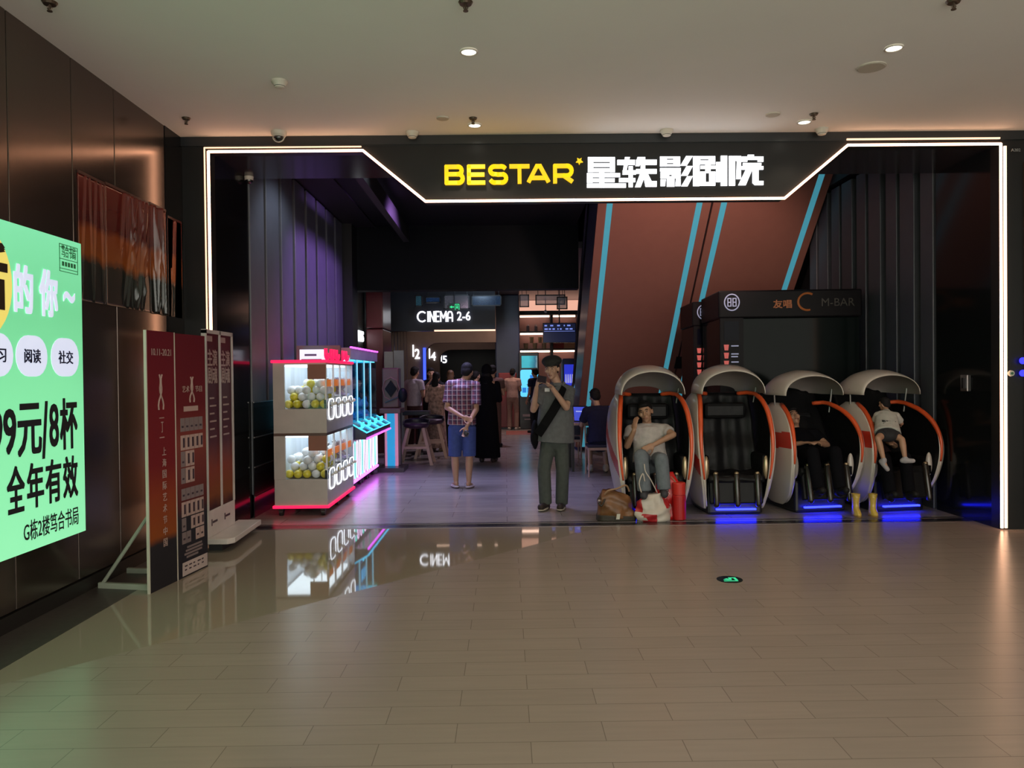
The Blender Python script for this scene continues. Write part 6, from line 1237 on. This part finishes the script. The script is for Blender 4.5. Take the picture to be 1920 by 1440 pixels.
# ---- standing figures: one builder for plain stances, measured per person
def stand(label, px, pyfeet, h, facing, sk, hairk, top=None, legs=None, shoes=None, dress=None, arm='down', sleeve=.55, pant=1.0, group=None, lean=0.0, vox=.014, hm=None, base_px=None, Y=None):
    b0 = FL(px, pyfeet) if Y is None else V((P(px, 700, Y).x, Y, 0)); s = h / 1.75; f = unit((math.sin(facing), -math.cos(facing), 0)); r = V((-f.y, f.x, 0)) * -1; r = f.cross(Z3)     # r: the person's right
    G = lambda a, b, z: b0 + r * a * s + f * b * s + V((0, 0, z * s))
    J = dict(F=f, HF=unit(f + V((0, 0, -.12))), hd=G(0, .03 + lean, 1.63), nk=G(0, -.01 + lean * .7, 1.46), ch=G(0, lean * .4, 1.28), pv=G(0, 0, .98), sL=G(-.185, lean * .6, 1.41), sR=G(.185, lean * .6, 1.41), hL=G(-.09, 0, .92), hR=G(.09, 0, .92), kL=G(-.10, .02, .50), kR=G(.10, .04, .50), aL=G(-.10, -.02, .075), aR=G(.11, -.0, .075), tL=G(-.12, .16, .035), tR=G(.13, .18, .035))
    if arm == 'down': J.update(eL=G(-.235, -.02, 1.12), eR=G(.235, -.02, 1.12), wL=G(-.24, .06, .87), wR=G(.24, .06, .87), pL=r, pR=-r)
    elif arm == 'front': J.update(eL=G(-.23, .02, 1.13), eR=G(.23, .02, 1.13), wL=G(-.08, .24, 1.18), wR=G(.08, .25, 1.20), pL=V((0, 0, 1)), pR=V((0, 0, 1)))
    elif arm == 'up': J.update(eL=G(-.24, .15, 1.18), eR=G(.24, .15, 1.18), wL=G(-.08, .28, 1.42), wR=G(.08, .28, 1.42), pL=r, pR=-r)
    elif arm == 'reach': J.update(eL=G(-.235, -.02, 1.12), wL=G(-.22, .10, .90), eR=G(.25, .12, 1.18), wR=G(.20, .40, 1.28), pL=r, pR=V((0, 0, -1)))
    return person(label, (b0.x, b0.y, 0), J, sk, s, vox, group, top=top, legs=legs, shoes=shoes, hair=(hm or HAIR, hairk), sleeve=sleeve, pant=pant, dress=dress)
blk_dress = M('black_dress_cloth', (0.005, 0.005, 0.007), .9, spec=.08)
t, hd, hf, hu = stand('person in long black dress and head scarf walking away beside the plaid shirt', 914, 866, 1.72, PI - .15, SK, 'long', dress=blk_dress, shoes=fabric('dark_sandal', (0.06, 0.045, 0.04), .5), arm='front')
r = hf.cross(hu).normalized(); MB().ell(hd + hu * .025 - hf * .02, r * .098, hf * .112, hu * .125, 18, 12).ell(hd - hu * .14 - hf * .03, r * .12, hf * .10, hu * .12, 16, 10).fused('head_scarf', blk_dress, t, .012, 2)
stand('person in pale pink shirt and khaki trousers facing the kiosk screen', 962, 806, 1.72, PI - .35, SKL, 'short', top=fabric('pale_pink_cloth', (0.50, 0.33, 0.30)), legs=fabric('khaki_cloth', (0.34, 0.22, 0.18)), shoes=fabric('white_trainer', (0.50, 0.44, 0.38), .6), arm='front')
stand('person in dark navy clothes at the right of the kiosk, arm reaching to its screen', 1005, 812, 1.72, PI + .7, SK, 'short', top=fabric('navy_cloth', (0.018, 0.02, 0.045)), legs=fabric('black_cloth', (0.012, 0.012, 0.015)), shoes=fabric('black_shoe', (0.012, 0.012, 0.012), .5), arm='reach')
stand('person in pale lilac shirt standing by the folding screen', 778, 842, 1.74, PI - .6, SK, 'short', top=fabric('lilac_white_cloth', (0.42, 0.38, 0.46)), legs=fabric('dark_red_trousers', (0.07, 0.035, 0.035)), shoes=fabric('black_shoe', (0.012, 0.012, 0.012), .5), arm='front')
stand('person in black holding up a glowing phone below hall number 4', 809, 836, 1.72, PI - 2.9, SKL, 'bob', top=fabric('black_cloth', (0.012, 0.012, 0.015)), legs=fabric('black_cloth', (0.012, 0.012, 0.015)), shoes=fabric('black_shoe', (0.012, 0.012, 0.012), .5), arm='up')
flor = M('floral_cloth', (0.42, 0.27, 0.22), .85, var=.55, scale=18)
stand('person in pale floral dress behind the bar stools', 819, 846, 1.62, PI - .3, SKL, 'long', dress=flor, shoes=fabric('tan_sandal', (0.30, 0.2, 0.14), .6), arm='front')
stand('person with light brown hair and dark top just left of the plaid shirt', 846, 838, 1.66, PI, SKL, 'long', top=fabric('dark_grey_cloth', (0.03, 0.03, 0.04)), legs=fabric('black_cloth', (0.012, 0.012, 0.015)), shoes=fabric('black_shoe', (0.012, 0.012, 0.012), .5), hm=HAIRB, arm='front')
stand('person in white top partly hidden behind the plaid shirt shoulder', 893, 828, 1.64, PI - .9, SKL, 'short', top=fabric('white_cloth', (0.55, 0.47, 0.44)), legs=fabric('black_cloth', (0.012, 0.012, 0.015)), shoes=fabric('black_shoe', (0.012, 0.012, 0.012), .5), arm='front')
stand('person in brown clothes and grey cap beyond the black dress', 925, 838, 1.76, PI - .2, SK, 'short', top=fabric('brown_cloth', (0.12, 0.07, 0.06)), legs=fabric('brown_cloth', (0.12, 0.07, 0.06)), shoes=fabric('black_shoe', (0.012, 0.012, 0.012), .5), arm='front')

# ---- seated person in navy at the cafe table
s = .98; b0 = V((1.44, 11.74, 0)); G = lambda a, b, z: b0 + V((a, b, z))
J = dict(F=V((-.1, 1, 0)), HF=V((-.30, .9, -.25)), hd=G(-.06, .17, 1.20), nk=G(-.03, .08, 1.03), ch=G(-.01, .05, .86), pv=G(0, -.0, .56), sL=G(-.20, .06, .98), sR=G(.19, .06, .97), eL=G(-.27, .20, .76), wL=G(-.17, .42, .80), eR=G(.25, .22, .76), wR=G(.14, .44, .80), hL=G(-.09, .02, .55), hR=G(.09, .02, .55), kL=G(-.12, .44, .54), kR=G(.13, .44, .54), aL=G(-.12, .36, .09), aR=G(.12, .30, .09), tL=G(-.13, .52, .035), tR=G(.14, .45, .035), pL=V((0, 0, -1)), pR=V((0, 0, -1)))
person('person in dark navy shirt sitting at the cafe table, back to us', (1.44, 11.74, 0), J, SKL, s, .012, top=fabric('dark_navy_shirt', (0.022, 0.022, 0.055)), legs=fabric('navy_shorts', (0.02, 0.02, 0.04)), shoes=fabric('white_trainer', (0.50, 0.44, 0.38), .6), hair=(HAIR, 'short'), sleeve=.7, pant=.5)

# ---- man sitting in the first massage chair, hand at his cheek
j = jn(8.62); jj = lambda px, py, Y: P(px, py, Y)
J = dict(F=V((-.05, -1, 0)), HF=V((-.30, -.9, -.12)), HU=V((-.22, 0, 1)), hd=jj(1210, 772, 8.54), nk=jj(1213, 799, 8.58), ch=jj(1216, 823, 8.55), pv=jj(1219, 862, 8.50), sL=jj(1247, 806, 8.55), sR=jj(1183, 808, 8.55), eR=jj(1176, 836, 8.46), wR=jj(1189, 807, 8.34), eL=jj(1262, 815, 8.42), wL=jj(1226, 834, 8.33),
         hL=jj(1232, 862, 8.48), hR=jj(1206, 862, 8.48), kL=jj(1240, 862, 8.14), kR=jj(1202, 855, 8.14), aL=jj(1245, 917, 8.12), aR=jj(1208, 920, 8.12), tL=jj(1246, 927, 7.98), tR=jj(1207, 930, 7.98), dR=V((.15, .1, 1)), pR=V((.7, .5, 0)), dL=V((-.8, -.1, -.35)), pL=V((0, .8, -.4)), cR=.35, cL=.4)
t, hd, hf, hu = person('person in white shirt and grey jeans in the first massage chair, hand at cheek', (CH[0], 8.5, 0), J, SK, .98, .0085, top=fabric('off_white_shirt', (0.48, 0.44, 0.42)), legs=fabric('grey_jeans', (0.16, 0.185, 0.21)), shoes=fabric('grey_shoe', (0.06, 0.06, 0.07), .6), hair=(HAIR, 'short'), sleeve=.55, hem=.02, loose=1.1)
face(t, hd, hf, hu, .98)
# ---- dim figure lying in the third chair
b0 = V((CH[2] - .01, 8.66, 0)); G = lambda a, b, z: b0 + V((a, b, z))
J = dict(F=V((0, -.75, .6)), HF=V((0, -.8, .5)), HU=V((-.1, .5, .8)), hd=G(-.04, .20, 1.02), nk=G(-.02, .18, .86), ch=G(0, .08, .76), pv=G(0, -.14, .62), sL=G(.19, .14, .83), sR=G(-.20, .14, .83), eL=G(.26, -.02, .72), wL=G(.10, -.18, .76), eR=G(-.26, -.02, .72), wR=G(-.08, -.18, .76), hL=G(.09, -.18, .60), hR=G(-.09, -.18, .60), kL=G(.12, -.56, .70), kR=G(-.12, -.56, .70), aL=G(.11, -.70, .32), aR=G(-.11, -.70, .32), tL=G(.12, -.82, .33), tR=G(-.12, -.82, .33), pL=V((0, 0, -1)), pR=V((0, 0, -1)))
t, hd, hf, hu = person('person in black clothes lying dimly in the third massage chair', (b0.x, b0.y, 0), J, SK, .94, .012, top=M('black_tee', (0.006, 0.006, 0.008), .9, spec=.05), legs=M('black_trousers', (0.006, 0.006, 0.008), .9, spec=.05), shoes=fabric('black_shoe', (0.012, 0.012, 0.012), .5), hair=(HAIR, 'short')); face(t, hd, hf, hu, .94)
# ---- adult in the fourth chair and the child climbing on the lap
b0 = V((CH[3] - .12, 8.68, 0)); G = lambda a, b, z: b0 + V((a, b, z))
J = dict(F=V((.1, -.75, .5)), HF=V((.3, -.8, .2)), HU=V((-.1, .4, .9)), hd=G(-.10, .22, 1.02), nk=G(-.05, .22, .86), ch=G(-.01, .14, .74), pv=G(0.02, -.06, .58), sL=G(.15, .18, .82), sR=G(-.22, .18, .82), eL=G(.25, .02, .70), wL=G(.14, -.15, .74), eR=G(-.27, -.02, .70), wR=G(-.14, -.22, .72), hL=G(.10, -.12, .56), hR=G(-.08, -.12, .56), kL=G(.10, -.50, .62), kR=G(-.12, -.50, .62), aL=G(.06, -.66, .26), aR=G(-.14, -.66, .26), tL=G(.06, -.78, .27), tR=G(-.15, -.78, .27), pL=V((0, 0, -1)), pR=V((0, 0, -1)))
t, hd, hf, hu = person('person in dark clothes lying in the fourth massage chair under the child', (b0.x, b0.y, 0), J, SK, .92, .012, top=M('mauve_top', (0.03, 0.018, 0.02), .9, spec=.05), legs=M('black_trousers', (0.006, 0.006, 0.008), .9, spec=.05), shoes=fabric('black_shoe', (0.012, 0.012, 0.012), .5), hair=(HAIR, 'long')); face(t, hd, hf, hu, .92)
Yk = 8.10; jj = lambda px, py, Y: P(px, py, Y)
J = dict(F=V((-.1, .8, -.45)), HF=V((-.5, .8, -.1)), hd=jj(1658, 758, 8.42), nk=jj(1661, 774, 8.33), ch=jj(1662, 786, 8.22), pv=jj(1664, 810, 8.08), sL=jj(1646, 779, 8.28), sR=jj(1680, 780, 8.28), eL=jj(1640, 793, 8.34), wL=jj(1640, 795, 8.46), eR=jj(1690, 794, 8.34), wR=jj(1688, 796, 8.46),
         hL=jj(1656, 814, 8.07), hR=jj(1674, 814, 8.07), kL=jj(1646, 822, 7.97), kR=jj(1691, 824, 7.97), aL=jj(1657, 862, 7.93), aR=jj(1697, 860, 7.93), tL=jj(1664, 880, 7.90), tR=jj(1712, 864, 7.90), pL=V((0, .5, -1)), pR=V((0, .5, -1)))
t, hd, hf, hu = person('small child in white printed tee and dark shorts climbing in the fourth massage chair', tuple(J['pv'] - V((0, 0, .5))), J, SK, .60, .007, top=fabric('white_tee', (0.46, 0.45, 0.41)), legs=M('black_shorts', (0.012, 0.012, 0.015), .8), shoes=fabric('grey_sock', (0.36, 0.34, 0.36)), hair=(HAIR, 'short'), sleeve=.7, pant=.25, hem=.02, loose=1.15)
a = jj(1653, 793, 8.10); MB().text('TIS FAMILY', a + V((0, .005, .012)), V((1, 0, -.12)), Z3, .15, .022, .02).text('FOREVER', a + V((.012, .0, -.015)), V((1, 0, -.12)), Z3, .11, .018, .02).build('tee_print', M('tee_print', (0.06, 0.065, 0.06), .8), t)
